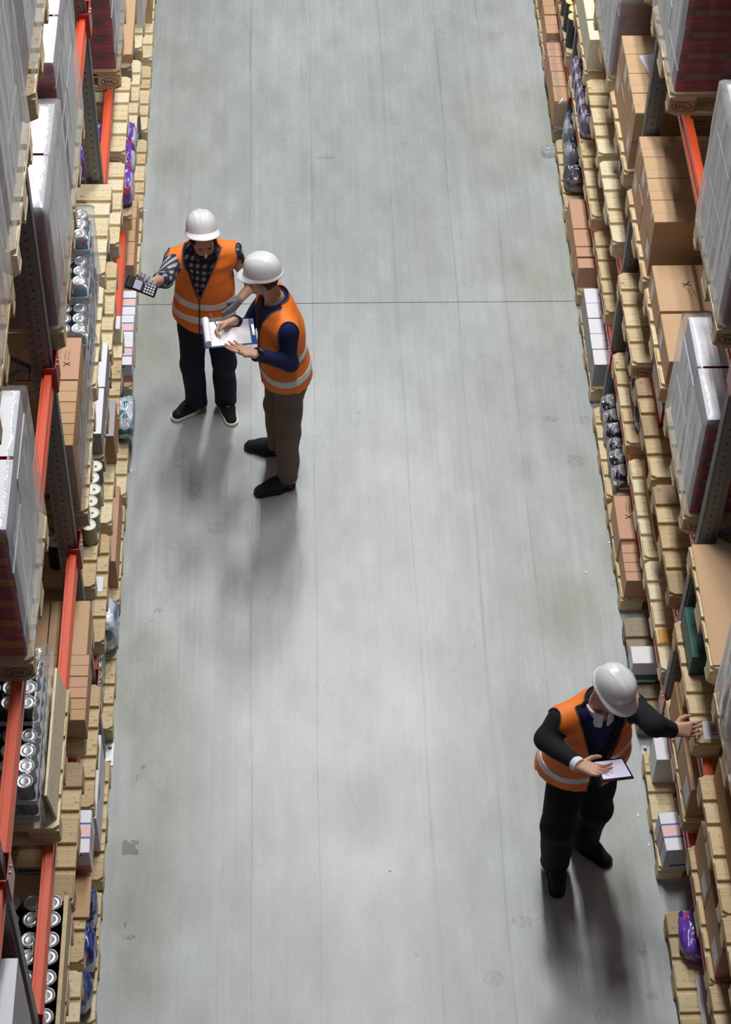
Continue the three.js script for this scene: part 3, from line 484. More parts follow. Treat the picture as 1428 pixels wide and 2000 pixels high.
for (let t = 0; t < 4; t++) { const tr = put(S, carton(0.5, 0.05, 0.19, { mat: std({ color: 0x2a2c30, roughness: 0.6 }), seam: null, ...K('black shallow tray under silver tins', 'black tin trays') }), 0.3, 0, 0.115 + t * 0.197);
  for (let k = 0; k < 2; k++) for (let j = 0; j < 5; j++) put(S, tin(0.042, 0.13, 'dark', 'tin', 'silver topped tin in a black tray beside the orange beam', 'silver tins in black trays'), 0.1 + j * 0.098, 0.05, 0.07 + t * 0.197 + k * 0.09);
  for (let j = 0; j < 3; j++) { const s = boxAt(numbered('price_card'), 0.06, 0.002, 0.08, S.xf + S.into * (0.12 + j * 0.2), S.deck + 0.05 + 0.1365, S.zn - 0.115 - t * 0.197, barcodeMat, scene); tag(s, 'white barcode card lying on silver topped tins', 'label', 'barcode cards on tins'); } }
{ const p = boxAt(numbered('wooden_plank'), 0.02, 0.16, 0.8, S.xf + S.into * 0.012, S.deck + 0.082, S.zn - 0.4, woods[2], scene); tag(p, 'wooden plank on edge beside the silver tins', 'plank'); }

// left rack, third beams
const RED = 'white food carton with red printed end';
function redLoad(S, kind, ny, h, label, group, filmLabel, fm = filmMat, nz = 2) {
  const dx = 0.385, dz = 0.76 / nz;
  stack(S, 3, ny, nz, { d0: 0.02, w0: 0.02, dx, h, dz, jitter: 0.003, make: () => trayCarton(dx - 0.006, h - 0.001, dz - 0.006, kind, label, group) });
  film(S, 0.012, 0.02 + dx * 3, 0.012, 0.79, ny * h, filmLabel, 'film: ' + group, fm, 0.05, 0.001);
}
S = under('L', 3, -10.85, 2, 'red ended cartons near the fourth row of bare pallets', 'EPAL'); redLoad(S, 'red', 6, 0.13, RED + ' stacked above the upright pallet mark', 'red cartons far in the can rack', 'clear film round the far red ended cartons of the can rack');
empty('L', 3, -8.95, 0, 'bare pale wooden pallet at the foot of the red film load, beside blue tins');
S = under('L', 3, -8.05, 5, 'trays of blue food tins');
const trayCard = std({ color: 0xc2c6cc, roughness: 0.6 });
function tinTray(S, d0, w0, h, nx, nz, r, th, body, lid, label, group, trayLabel) {
  const px = r * 2 + 0.004, tr = thing('tin_tray', trayLabel, 'tray', 'trays: ' + group), W = nx * px + 0.01, D = nz * px + 0.01;
  boxAt('base', W, 0.004, D, 0, 0.002, 0, trayCard, tr); for (const s of [-1, 1]) { boxAt('wall', 0.004, 0.032, D, s * W / 2, 0.018, 0, trayCard, tr); boxAt('wall', W, 0.032, 0.004, 0, 0.018, s * D / 2, trayCard, tr); }
  put(S, tr, d0 + W / 2, h, w0 + D / 2);
  for (let i = 0; i < nx; i++) for (let k = 0; k < nz; k++) put(S, tin(r, th, body, lid, label, group), d0 + 0.005 + px * (i + 0.5), h + 0.004, w0 + 0.005 + px * (k + 0.5));
}
for (const [w0, layers, nz] of [[0.04, 3, 3], [0.29, 4, 3], [0.54, 5, 3]]) for (let l = 0; l < layers; l++) tinTray(S, 0.03, w0, l * 0.118, l === layers - 1 ? 4 : 4, nz, 0.0375, 0.112, 'blue', 'tin', 'food tin with blue vegetable label in a shrink wrapped tray', 'blue vegetable tins', 'pale cardboard tray holding blue vegetable tins');
film(S, 0.022, 0.35, 0.53, 0.795, 0.6, 'clear shrink film round the tallest trays of blue tins', 'tin film', filmMat, 0.06, 0.1); film(S, 0.022, 0.35, 0.28, 0.53, 0.48, 'clear shrink film round the middle trays of blue tins', 'tin film middle', filmMat, 0.06, 0.1); film(S, 0.022, 0.35, 0.03, 0.28, 0.364, 'clear shrink film round the lowest trays of blue tins', 'tin film low', filmMat, 0.05, 0.05);
S = under('L', 3, -7.13, 2, 'three layers of kraft cartons with block print');
for (let y = 0; y < 3; y++) {
  for (let z = 0; z < 3; z++) for (let x = 0; x < 2; x++) put(S, carton(0.34, 0.165, 0.15, { seam: y === 2 ? 'x' : null, tape: y === 2 && x === 0 ? 0 : 0, front: z === 0 && x === 0 ? { size: [0.14, 0.065], mat: y === 1 ? textMat : blockMat, at: [0.02, 0.65] } : undefined, top: y === 2 && z === 2 && x === 0 ? { size: [0.07, 0.035], mat: xMat } : undefined, topAt: [-0.1, 0.02], ...K('kraft carton with block print in the stack beside the blue tins', 'block print cartons') }), 0.2 + x * 0.345, y * 0.166, 0.085 + z * 0.153);
  for (let x = 0; x < 3; x++) put(S, carton(0.25, 0.165, 0.31, { seam: y === 2 ? 'z' : null, tape: 0, top: y === 2 ? { size: [0.13, 0.06], mat: xMat } : undefined, topTurn: Math.PI / 2, topAt: [0.06, 0], ...K('long kraft carton marked with an X beside the blue tins', 'X cartons by the tins') }), 0.155 + x * 0.254, y * 0.166, 0.63);
}
film(S, 0.02, 0.1, 0.01, 0.79, 0.47, 'wrinkled clear film along the side of kraft cartons', 'film on block print cartons', filmMat, 0, 0.0);
S = under('L', 3, -5.2, 1, 'film wrapped trays of jars', undefined, -0.02);
for (let l = 0; l < 3; l++) for (const w0 of [0.05, 0.4]) { if (l === 2 && w0 < 0.1) continue; tinTray(S, 0.09, w0, l * 0.125, 5, 4, 0.04, 0.118, 'green', 'tin', 'silver lidded jar in a film wrapped tray behind the near orange beam', 'silver lidded jars', 'pale tray holding silver lidded jars'); }
film(S, 0.07, 0.53, 0.03, 0.78, 0.36, 'loose clear film wrapped round silver lidded jars', 'film round jars', filmMat, 0.05, 0.001);
{ const p = boxAt(numbered('chipboard_panel'), 0.012, 0.2, 0.72, S.xf + S.into * 0.03, S.deck + 0.099, S.zn - 0.41, woods[3], scene); p.rotation.z = 0.14; tag(p, 'pale board leaning against the film wrapped jars', 'board'); }
S = under('L', 3, -3.36, 1, 'a white carton stack beside the nearest upright'); stack(S, 2, 3, 2, { d0: 0.04, w0: 0.03, dx: 0.5, h: 0.25, dz: 0.37, make: () => trayCarton(0.495, 0.249, 0.365, 'red', 'tall white carton stacked beside the nearest upright of the can rack', 'near white cartons') });

// left rack, fourth and top beams
S = under('L', 4, -7.98, 1, 'red ended cartons with white tops', 'EUR'); redLoad(S, 'red', 6, 0.145, RED + ' in the tall stack over bare pallets', 'tall red carton stack', 'clear film round the tall stack of red ended cartons');
S = under('L', 4, -7.12, 1, 'thickly wrapped red ended cartons'); redLoad(S, 'red', 5, 0.145, RED + ' under thick wrinkled film', 'thickly wrapped red cartons', 'thick wrinkled film round red ended cartons beside the upright', milkyFilm);
S = under('L', 4, -5.17, 2, 'red and orange ended cartons', 'EUR'); redLoad(S, 'orange', 6, 0.132, 'white food carton with red and orange printed end', 'red and orange cartons', 'clear film round red and orange ended cartons');
for (const [zn, n] of [[-7.1, 1], [-6.12, 2], [-5.2, 3]]) {
  S = under('L', 5, zn, [1, 0, 3][n - 1], ['brown cartons in grey film at the top', 'brown cartons in streaked film over an upright', 'the nearest film wrapped top load'][n - 1]);
  stack(S, 2, 5, 2, { d0: 0.03, w0: 0.02, dx: 0.57, h: 0.22, dz: 0.38, make: () => printedBox(0.56, 0.218, 0.375, [filmShadeTex, filmShadeTex, kraft[2], kraft[2], kraft[2], kraft[2]], `brown carton inside the ${['farther', 'middle', 'nearest'][n - 1]} grey film load on the top beams`, 'top load ' + n, 'carton') });  // grey aisle faces paint film reflection onto the brown cartons
  film(S, 0.015, 1.18, 0.012, 0.79, 1.1, `greyish stretch film round the ${['farther', 'middle', 'nearest'][n - 1]} brown carton load on the top beams`, 'top film ' + n, filmMat, 0.06, 0.001);
}

// right rack, floor
S = under('R', 0, -14.5, 2, 'tan cartons farthest along the tablet rack'); stack(S, 1, 1, 3, { d0: 0.05, w0: 0.02, dx: 0.5, h: 0.2, dz: 0.25, make: () => carton(0.49, 0.2, 0.24, { into: 1, ...K('tan carton farthest along the tablet rack floor', 'farthest tan cartons') }) });
S = under('R', 0, -13.6, 2, 'tan cartons in half shade'); stack(S, 1, 1, 3, { d0: 0.05, w0: 0.02, dx: 0.5, h: 0.2, dz: 0.25, make: () => carton(0.49, 0.2, 0.235, { into: 1, ...K('tan carton before the yellow lidded tins', 'half shaded tan cartons') }) });
S = under('R', 0, -12.68, 4, 'film wrapped tan cartons'); stack(S, 1, 1, 4, { d0: 0.03, w0: 0.03, dx: 0.5, h: 0.24, dz: 0.185, make: (x, y, z) => carton(0.49, 0.24, 0.18, { into: 1, seam: z === 0 ? null : 'x', ...K('film wrapped tan carton above the crumpled floor film', 'wrapped tan cartons') }) }); film(S, 0.02, 0.55, 0.02, 0.78, 0.24, 'clear film round tan cartons above crumpled floor film', 'film round tan cartons', filmMat, 0.04, 0);
S = under('R', 0, -11.75, 2, 'grey and teal packs'); for (const [d, w, k, hh] of [[0.2, 0.66, 'greyteal', 0.34], [0.2, 0.46, 'greyteal', 0.26], [0.18, 0.24, 'dark', 0.16]]) put(S, bag(0.26, hh, 0.22, k, k === 'dark' ? 'dark flat pack on the floor pallet by teal packs' : 'grey and teal film pack on the floor pallet', k === 'dark' ? 'dark pack' : 'grey teal packs'), d, 0, w);
S = under('R', 0, -10.85, 2, 'pinkish kraft cartons in a row'); [[0.62, 0.32], [0.36, 0.18], [0.21, 0.1], [0.09, 0.1]].forEach(([w, d]) => put(S, carton(0.5, 0.19, d, { into: 1, mat: kraft[3], seam: null, top: d > 0.3 ? { size: [0.14, 0.05], mat: textMat } : undefined, topTurn: 1.4, ...K('pinkish kraft carton in a row beside the floor joint', 'pinkish kraft cartons') }), 0.29, 0, w));
S = under('R', 0, -9.88, 2, 'five white boxes with orange marks'); stack(S, 1, 1, 5, { d0: 0.05, w0: 0.02, dx: 0.4, h: 0.21, dz: 0.152, make: () => printedBox(0.4, 0.21, 0.148, [greyCard, greyCard, orangeMark, whiteCard, greyCard, greyCard], 'white box with pale orange mark in a row on the floor pallet', 'orange mark boxes') });
S = under('R', 0, -8.91, 2, 'black and white plastic packs'); for (let k = 0; k < 6; k++) put(S, bag(0.17 + (k % 2) * 0.03, 0.15, 0.14, 'monochrome', 'black and white plastic pack in a grey row on the floor pallet', 'black and white packs'), 0.17, 0, 0.09 + k * 0.125);
{ const p = boxAt(numbered('plastic_edge_strip'), 0.02, 0.09, 0.78, S.xf + S.into * 0.05, S.deck + 0.045, S.zn - 0.4, greyCard, scene); tag(p, 'grey edge strip along the black and white packs', 'edge strip'); }
S = under('R', 0, -8.05, 2, 'an X carton and small wrapped cartons'); put(S, carton(0.4, 0.2, 0.36, { into: 1, seam: null, mat: kraft[3], top: { size: [0.15, 0.07], mat: xMat }, topTurn: 1.5, topAt: [-0.12, -0.05], ...K('long kraft carton with an X on the floor beside bare pallets', 'floor X carton') }), 0.25, 0, 0.5);
for (let k = 0; k < 5; k++) put(S, carton(0.4, 0.17, 0.072, { into: 1, seam: null, mat: kraft[3], ...K('thin tan carton in a wrapped row on the floor pallet', 'thin wrapped cartons') }), 0.26, 0, -0.02 + 0.06 + k * 0.075 - 0.0);
S = under('R', 0, -7.1, 4, 'a white box with a green band'); { const c = put(S, printedBox(0.16, 0.2, 0.13, whiteCard, 'white box with green band on the old grey pallet', 'green band box'), 0.1, 0, 0.36); boxAt('band', 0.164, 0.05, 0.134, 0, 0.06, 0, std({ color: 0x1c6a58, roughness: 0.5 }), c); }
S = under('R', 0, -6.1, 1, 'two white boxes beside the tablet man'); put(S, carton(0.36, 0.24, 0.17, { into: 1, mat: whiteCard, seam: null, front: { size: [0.12, 0.08], mat: textMat, at: [0.06, 0.5] }, ...K('plain white box on the floor pallet beside the tablet man', 'plain white box') }), 0.25, 0, 0.66); put(S, printedBox(0.36, 0.2, 0.25, stripeBox, 'white and pink box with blue lines beside the tablet man', 'striped box by tablet man'), 0.23, 0, 0.13, 0.06);
S = under('R', 0, -5.03, 2, 'a purple bag'); put(S, bag(0.22, 0.16, 0.3, 'purple', 'shiny purple bag alone on the nearest floor pallet', 'lone purple bag'), 0.2, 0, 0.6); { const p = boxAt(numbered('white_sheet'), 0.3, 0.004, 0.3, S.xf + S.into * 0.26, S.deck + 0.003, S.zn - 0.25, whiteCard, scene); tag(p, 'flat white sheet on the pallet with the purple bag', 'sheet'); }

// right rack, lowest beams
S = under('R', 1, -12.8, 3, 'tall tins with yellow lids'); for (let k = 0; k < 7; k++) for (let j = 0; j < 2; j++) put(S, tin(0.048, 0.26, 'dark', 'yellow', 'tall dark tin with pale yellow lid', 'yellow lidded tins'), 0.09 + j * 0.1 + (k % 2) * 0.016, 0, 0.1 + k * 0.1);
S = under('R', 1, -11.75, 2, 'violet and white packs in film'); for (let k = 0; k < 5; k++) for (let j = 0; j < 2; j++) put(S, bag(0.14, 0.24, 0.15, 'violetwhite', 'violet and white pack in clear film on the lowest beams', 'violet white packs'), 0.11 + j * 0.14, 0, 0.09 + k * 0.145);
S = empty('R', 1, -10.95, 2, 'narrow lit wooden pallet with a dark pack at its back'); put(S, bag(0.2, 0.14, 0.3, 'dark', 'dark film pack at the back of a narrow lit pallet', 'dark back pack'), 0.3, 0, 0.4);
empty('R', 1, -9.99, 2, 'bare wooden pallet below the one with the dark green pack');
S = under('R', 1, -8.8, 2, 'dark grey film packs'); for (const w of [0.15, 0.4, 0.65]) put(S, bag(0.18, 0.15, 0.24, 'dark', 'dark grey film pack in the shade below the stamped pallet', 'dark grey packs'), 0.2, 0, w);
S = empty('R', 1, -7.87, 0, 'clean wooden pallet with a shallow cardboard tray set back'); put(S, carton(0.6, 0.05, 0.7, { into: 1, mat: kraft[2], seam: null, ...K('shallow cardboard tray set back on a clean pallet', 'shallow tray') }), 0.42, 0, 0.4);
S = empty('R', 1, -7.04, 0, 'clean wooden pallet with an orange stained board on it');
{ const b = boxAt(numbered('orange_stained_board'), 0.3, 0.004, 0.098, S.xf + S.into * 0.16, S.deck + 0.0022, S.zn - 0.235, woods[7], scene); tag(b, 'short orange stained board lying across a clean pallet', 'board'); }
S = under('R', 1, -6.03, 2, 'long taped kraft cartons behind the reaching hand'); for (const [w, d] of [[0.2, 0.36], [0.56, 0.34]]) put(S, carton(0.4, 0.26, d, { into: 1, seam: null, side: { size: [0.12, 0.14], mat: paperMat, at: [0.1, 0.5] }, ...K('long taped kraft carton on the lowest beams under the reaching hand', 'cartons under the hand') }), 0.25, 0, w);
S = under('R', 1, -5.07, 2, 'two kraft cartons near the purple bag'); for (const [w, d] of [[0.2, 0.38], [0.59, 0.37]]) put(S, carton(0.42, 0.28, d, { into: 1, seam: null, mat: kraft[3], side: { size: [0.12, 0.12], mat: paperMat, at: [0.1, 0.4] }, ...K('kraft carton on the lowest beams above the lone purple bag', 'cartons above the purple bag') }), 0.28, 0, w);
empty('R', 1, -4.15 - 0.1, 2, 'bare wooden pallet past the cartons above the purple bag');

// right rack, second beams
S = under('R', 2, -11.75, 2, 'long cream cartons'); [[0.13, 0.22], [0.4, 0.28], [0.67, 0.24]].forEach(([w, d]) => put(S, carton(0.42, 0.25, d, { into: 1, mat: creamCard, seam: null, front: { size: [0.16, 0.08], mat: textMat }, ...K('long cream carton far along the tablet rack', 'cream cartons') }), 0.265, 0, w));
empty('R', 2, -10.86, 1, 'bare wooden pallet between cream cartons and a dark green pack');
S = empty('R', 2, -9.98, 0, 'clean wooden pallet carrying a dark green film pack'); put(S, bag(0.16, 0.2, 0.2, 'green', 'dark green film pack on a bare pallet beside an upright', 'green pack'), 0.22, 0, 0.62); put(S, bag(0.14, 0.12, 0.36, 'greyteal', 'long grey film pack behind bare pallet boards', 'long grey pack'), 0.32, 0, 0.24);
empty('R', 2, -8.88, 2, 'bare stamped wooden pallet below the half shaded cartons', 'EPAL');
S = empty('R', 2, -7.95, 3, 'clean wooden pallet with flat red edged white boxes');
for (const [w, d, dd] of [[0.6, 0.4, 0.24], [0.16, 0.3, 0.3]]) { const c = put(S, printedBox(0.2, 0.16, d, [whiteCard, whiteCard, greyCard, redCard, redCard, redCard], 'flat white box with red end and red edges on a clean pallet', 'flat red edged boxes'), dd, 0, w); boxAt('base_edge', 0.215, 0.03, d + 0.012, 0, 0.015, 0, redCard, c); }
empty('R', 2, -7.09, 3, 'bare wooden pallet between red edged boxes and an upright');
S = empty('R', 2, -6.1, 2, 'wooden pallet with a dark green box, touched by the reaching hand'); { const c = put(S, printedBox(0.26, 0.16, 0.34, std({ color: 0x1f5c4e, roughness: 0.5 }), 'dark green box on the pallet under the flat cardboard sheet', 'dark green box'), 0.2, 0, 0.6); boxAt('label', 0.1, 0.001, 0.1, 0.03, 0.1605, 0.02, paperMat, c); }
{ const s = boxAt(numbered('barcode_label'), 0.085, 0.0015, 0.115, S.xf + S.into * 0.1, S.deck + 0.001, S.zn - 0.075, barcodeMat, scene); tag(s, 'white barcode label on the pallet board by the reaching hand', 'label'); }
S = under('R', 2, -5.1, 2, 'a brown carton set back in shade'); put(S, carton(0.5, 0.2, 0.74, { into: 1, mat: kraft[2], seam: null, ...K('brown carton set back in shade below the red film load', 'shaded brown carton') }), 0.36, 0, 0.4);
empty('R', 2, -4.28, 2, 'bare wooden pallet beside the brown carton in shade');

// right rack, third beams
S = under('R', 3, -10.8, 2, 'a grey film load with a white top'); redLoad(S, 'red', 4, 0.15, RED + ' in grey film far along the tablet rack', 'grey film red cartons', 'grey stretch film round the load behind the paper topped cartons', milkyFilm);
const rightCartons = (S, ny, h, label, group, opt) => stack(S, 2, ny, 4, { d0: 0.02, w0: 0.02, dx: 0.5, h, dz: 0.193, jitter: 0.003, make: (x, y, z) => carton(0.495, h - 0.001, 0.19, { into: 1, seam: y === ny - 1 ? 'x' : null, tape: y === ny - 1 && x === 0 ? 1 : 0, mat: kraft[1], top: y === ny - 1 && z % 2 ? { size: [0.14, 0.07], mat: xMat } : undefined, topAt: [0.12, 0.03], front: z === 0 && x === 0 ? { size: [0.2, 0.07], mat: textMat, at: [0.1, 0.6] } : undefined, side: (y + z) % 3 === 0 && x === 0 ? { size: [0.09, 0.1], mat: paperMat } : undefined, ...K(label, group) }) });
S = under('R', 3, -9.87, 2, 'taped cartons with a paper sheet on top'); rightCartons(S, 2, 0.215, 'taped kraft carton in the stack under the paper sheet', 'cartons under the paper');
{ const p = boxAt(numbered('paper_sheet'), 0.21, 0.0012, 0.3, S.xf + S.into * 0.24, S.deck + 0.4345, S.zn - 0.45, paperMat, scene); p.rotation.y = 0.22; tag(p, 'white paper sheet lying on taped kraft cartons', 'paper'); }
S = under('R', 3, -8.91, 2, 'two layers of taped cartons with X marks'); rightCartons(S, 2, 0.205, 'taped kraft carton with an X in the half shaded stack', 'half shaded X cartons');
S = under('R', 3, -8.03, 2, 'two long cartons with X marks'); for (const [w, d] of [[0.2, 0.38], [0.6, 0.38]]) for (let x = 0; x < 2; x++) put(S, carton(0.46, 0.18, d, { into: 1, seam: 'z', tape: 0, mat: kraft[1], top: x ? undefined : { size: [0.15, 0.08], mat: xMat }, topTurn: -1.3, topAt: [-0.04, 0.02], side: { size: [0.08, 0.12], mat: paperMat, at: [-0.08, 0.5] }, ...K('long kraft carton with a large X beside the red film load', 'large X cartons') }), 0.25 + x * 0.465, 0, w);
put(S, carton(0.3, 0.1, 0.3, { into: 1, mat: whiteCard, seam: null, ...K('shallow white box behind the large X cartons', 'shallow white box') }), 0.45, 0.181, 0.24);
S = under('R', 3, -7.07, 1, 'red edged white cartons beside an upright', 'EUR'); redLoad(S, 'red', 5, 0.142, RED + ' beside the upright of the tablet rack', 'red cartons by the upright', 'glossy clear film round red ended cartons beside the upright');
S = under('R', 3, -6.08, 1, 'a flat kraft sheet and snack bags'); put(S, carton(1.1, 0.012, 0.78, { into: 1, mat: kraft[1], seam: null, ...K('large flat kraft sheet under blue snack bags', 'flat kraft sheet') }), 0.56, 0, 0.4);
bagMats.snack = bagMat((x, w, h) => { x.fillStyle = 'rgb(34,62,134)'; x.fillRect(0, 0, w, h); x.fillStyle = 'rgb(226,196,48)'; for (const [a, b] of [[24, 40], [24, 90], [88, 40], [88, 90]]) { x.beginPath(); x.ellipse(a, b, 15, 24, 0.4, 0, 7); x.fill(); } x.fillStyle = 'rgb(208,172,110)'; for (const a of [24, 88]) x.fillRect(a - 6, 10, 16, 110); x.fillStyle = 'rgb(228,230,240)'; for (const a of [30, 94]) { x.save(); x.translate(a, 72); x.rotate(-0.8); x.fillRect(-14, -4, 28, 8); x.restore(); } });
for (const [d, w, r] of [[0.35, 0.62, 0.3], [0.5, 0.7, 0.5], [0.56, 0.46, 0.4]]) { const b = put(S, bag(0.18, 0.1, 0.3, 'snack', 'blue and yellow bag with white cap on the flat kraft sheet', 'blue and yellow bags', 'pasta_bag'), d, 0.012, w, r); const c = mesh('cap', cached('cap', () => new THREE.CylinderGeometry(0.02, 0.022, 0.04, 14)), lidMats.white, b); c.position.set(-0.02, 0.06, -0.16); c.rotation.x = 1.2; }
S = under('R', 3, -5.15, 1, 'red cartons in streaked film near the tablet'); redLoad(S, 'red', 5, 0.14, RED + ' in streaked film near the tablet', 'streaked film red cartons', 'streaked stretch film round the red load near the tablet', milkyFilm);
// right rack, fourth beams
S = under('R', 4, -8.88, 2, 'glossy red cartons in shade', 'EPAL'); redLoad(S, 'red', 6, 0.135, RED + ' in the shaded glossy stack', 'shaded red cartons', 'glossy film round the shaded red ended cartons');
S = under('R', 4, -7.1, 2, 'grey ribbed film load', 'EUR'); redLoad(S, 'red', 6, 0.14, RED + ' in grey ribbed film', 'ribbed film red cartons', 'grey ribbed film round red ended cartons over the kraft stacks', milkyFilm);

// loads above the frame that shade the right rack
for (const [li, zn, n] of [[4, -9.87, 0], [4, -10.8, 1], [5, -7.1, 2], [5, -8.05, 3], [5, -8.9, 4], [5, -9.87, 5]]) {
  const w = ['first', 'second', 'third', 'fourth', 'fifth', 'sixth'][n]; S = under('R', li, zn, 2, `the ${w} high kraft load of the tablet rack`);
  stack(S, 2, 2, 2, { d0: 0.02, w0: 0.02, dx: 0.58, h: 0.4, dz: 0.38, make: () => printedBox(0.575, 0.399, 0.375, kraft[2], `large kraft carton of the ${w} high load above the tablet rack`, 'high load ' + n, 'carton') });
}

// litter on the floor
{ const p = at(1082, 300, 'y', 0), b = bag(0.13, 0.05, 0.1, 'bluewhite', 'crumpled clear plastic film lying on the floor', undefined, 'crumpled_film'); b.material = filmMat; b.position.copy(p); b.position.x -= 0.03; }
const scrapMat = std({ color: 0xe8e8e4, roughness: 0.8 });
for (const [px, py] of [[1145, 1118], [284, 412], [257, 920], [1246, 1592], [1267, 1650], [1125, 572], [1190, 1060], [762, 1700]]) { const p = at(px, py, 'y', 0), m = mesh(numbered('paper_scrap'), cached('scrap', () => { const g = new THREE.BoxGeometry(0.02, 0.003, 0.012); return g; }), scrapMat, scene); m.position.set(p.x, 0.0022, p.z); m.rotation.y = rr(0, 3); tag(m, 'tiny white paper scrap on the concrete floor', 'scrap', 'paper scraps'); }

// ───────────────────────── people: signed distance fields meshed with surface nets
const smin = (a, b, k) => { const h = Math.max(k - Math.abs(a - b), 0) / k; return Math.min(a, b) - h * h * k * 0.25; };
const clamp01 = (t) => (t < 0 ? 0 : t > 1 ? 1 : t);
const cap = (a, ra, b, rb) => { const dx = b.x - a.x, dy = b.y - a.y, dz = b.z - a.z, L = dx * dx + dy * dy + dz * dz || 1e-9; return (x, y, z) => { const t = clamp01(((x - a.x) * dx + (y - a.y) * dy + (z - a.z) * dz) / L); return Math.hypot(x - a.x - dx * t, y - a.y - dy * t, z - a.z - dz * t) - ra - (rb - ra) * t; }; };
const union = (list, k) => (x, y, z) => { let d = list[0](x, y, z); for (let i = 1; i < list.length; i++) d = smin(d, list[i](x, y, z), k); return d; };
function frame(o, up, fwd, sc = 1) { const u = up.clone().normalize(), l = u.clone().cross(fwd).normalize(), f = l.clone().cross(u).normalize(); return { o, l, u, f, sc, at: (a, b, c) => o.clone().addScaledVector(l, a * sc).addScaledVector(u, b * sc).addScaledVector(f, c * sc), local: (x, y, z) => { x = (x - o.x) / sc; y = (y - o.y) / sc; z = (z - o.z) / sc; return [x * l.x + y * l.y + z * l.z, x * u.x + y * u.y + z * u.z, x * f.x + y * f.y + z * f.z]; } }; }
const ellIn = (F, cx, cy, cz, rx, ry, rz) => (x, y, z) => { const [a, b, c] = F.local(x, y, z), p = (a - cx) / rx, q = (b - cy) / ry, r = (c - cz) / rz, k0 = Math.hypot(p, q, r), k1 = Math.hypot(p / rx, q / ry, r / rz); return (k1 < 1e-9 ? -Math.min(rx, ry, rz) : k0 * (k0 - 1) / k1) * F.sc; };
function nets(f, lo, hi, h, base, colour) {
  const nx = Math.ceil((hi.x - lo.x) / h) + 1, ny = Math.ceil((hi.y - lo.y) / h) + 1, nz = Math.ceil((hi.z - lo.z) / h) + 1, D = new Float32Array(nx * ny * nz), id = (i, j, k) => (k * ny + j) * nx + i;
  // coarse pass skips empty space
  const B = 4, far = h * B * 1.8;
  D.fill(1);
  for (let k = 0; k < nz; k += B) for (let j = 0; j < ny; j += B) for (let i = 0; i < nx; i += B) {
    const c = f(lo.x + (i + B / 2) * h, lo.y + (j + B / 2) * h, lo.z + (k + B / 2) * h), skip = Math.abs(c) > far;
    for (let kk = k; kk < Math.min(nz, k + B); kk++) for (let jj = j; jj < Math.min(ny, j + B); jj++) for (let ii = i; ii < Math.min(nx, i + B); ii++) D[id(ii, jj, kk)] = skip ? c : f(lo.x + ii * h, lo.y + jj * h, lo.z + kk * h);
  }
  const P = [], idx = new Int32Array(nx * ny * nz).fill(-1), I = [];
  const v = new Float32Array(8), sx1 = 1, sy1 = nx, sz1 = nx * ny, EDGE = []; for (let c = 0; c < 8; c++) for (const q of [1, 2, 4]) if (!(c & q)) EDGE.push([c, c | q, q]);
  for (let k = 0; k < nz - 1; k++) for (let j = 0; j < ny - 1; j++) for (let i = 0, p = id(0, j, k); i < nx - 1; i++, p++) {
    const m = D[p] < 0;
    if (m === D[p + 1] < 0 && m === D[p + sy1] < 0 && m === D[p + sy1 + 1] < 0 && m === D[p + sz1] < 0 && m === D[p + sz1 + 1] < 0 && m === D[p + sz1 + sy1] < 0 && m === D[p + sz1 + sy1 + 1] < 0) continue;
    let n = 0, sx = 0, sy = 0, sz = 0;
    for (let c = 0; c < 8; c++) v[c] = D[p + (c & 1) + ((c >> 1) & 1) * sy1 + (c >> 2) * sz1];
    for (const [c, e, q] of EDGE) { const a0 = v[c], a1 = v[e]; if ((a0 < 0) !== (a1 < 0)) { const t = a0 / (a0 - a1); n++; sx += (c & 1) + (q === 1 ? t : 0); sy += ((c >> 1) & 1) + (q === 2 ? t : 0); sz += (c >> 2) + (q === 4 ? t : 0); } }
    idx[p] = P.length / 3; P.push(lo.x + (i + sx / n) * h, lo.y + (j + sy / n) * h, lo.z + (k + sz / n) * h);
  }
  const quad = (a, b, c, d, flip) => { if (a < 0 || b < 0 || c < 0 || d < 0) return; if (flip) I.push(a, c, b, a, d, c); else I.push(a, b, c, a, c, d); };
  for (let k = 1; k < nz - 1; k++) for (let j = 1; j < ny - 1; j++) for (let i = 1; i < nx - 1; i++) {
    const s = D[id(i, j, k)] < 0;
    if (s !== D[id(i + 1, j, k)] < 0) quad(idx[id(i, j - 1, k - 1)], idx[id(i, j, k - 1)], idx[id(i, j, k)], idx[id(i, j - 1, k)], !s);
    if (s !== D[id(i, j + 1, k)] < 0) quad(idx[id(i - 1, j, k - 1)], idx[id(i - 1, j, k)], idx[id(i, j, k)], idx[id(i, j, k - 1)], !s);
    if (s !== D[id(i, j, k + 1)] < 0) quad(idx[id(i - 1, j - 1, k)], idx[id(i, j - 1, k)], idx[id(i, j, k)], idx[id(i - 1, j, k)], !s);
  }
  const N = new Float32Array(P.length), C = colour ? new Float32Array(P.length) : null, U = new Float32Array(P.length / 3 * 2), e = h * 0.6;
  for (let i = 0; i < P.length; i += 3) {
    const x = P[i], y = P[i + 1], z = P[i + 2], a = f(x + e, y, z) - f(x - e, y, z), b = f(x, y + e, z) - f(x, y - e, z), c = f(x, y, z + e) - f(x, y, z - e), L = Math.hypot(a, b, c) || 1;
    N[i] = a / L; N[i + 1] = b / L; N[i + 2] = c / L;
    if (C) { const q = colour(x, y, z); C[i] = q[0]; C[i + 1] = q[1]; C[i + 2] = q[2]; }
    U[i / 3 * 2] = (x + z) * 2; U[i / 3 * 2 + 1] = y * 2;
  }
  const g = new THREE.BufferGeometry(), Q = new Float32Array(P.length);
  for (let i = 0; i < P.length; i += 3) { Q[i] = P[i] - base.x; Q[i + 1] = P[i + 1] - base.y; Q[i + 2] = P[i + 2] - base.z; }
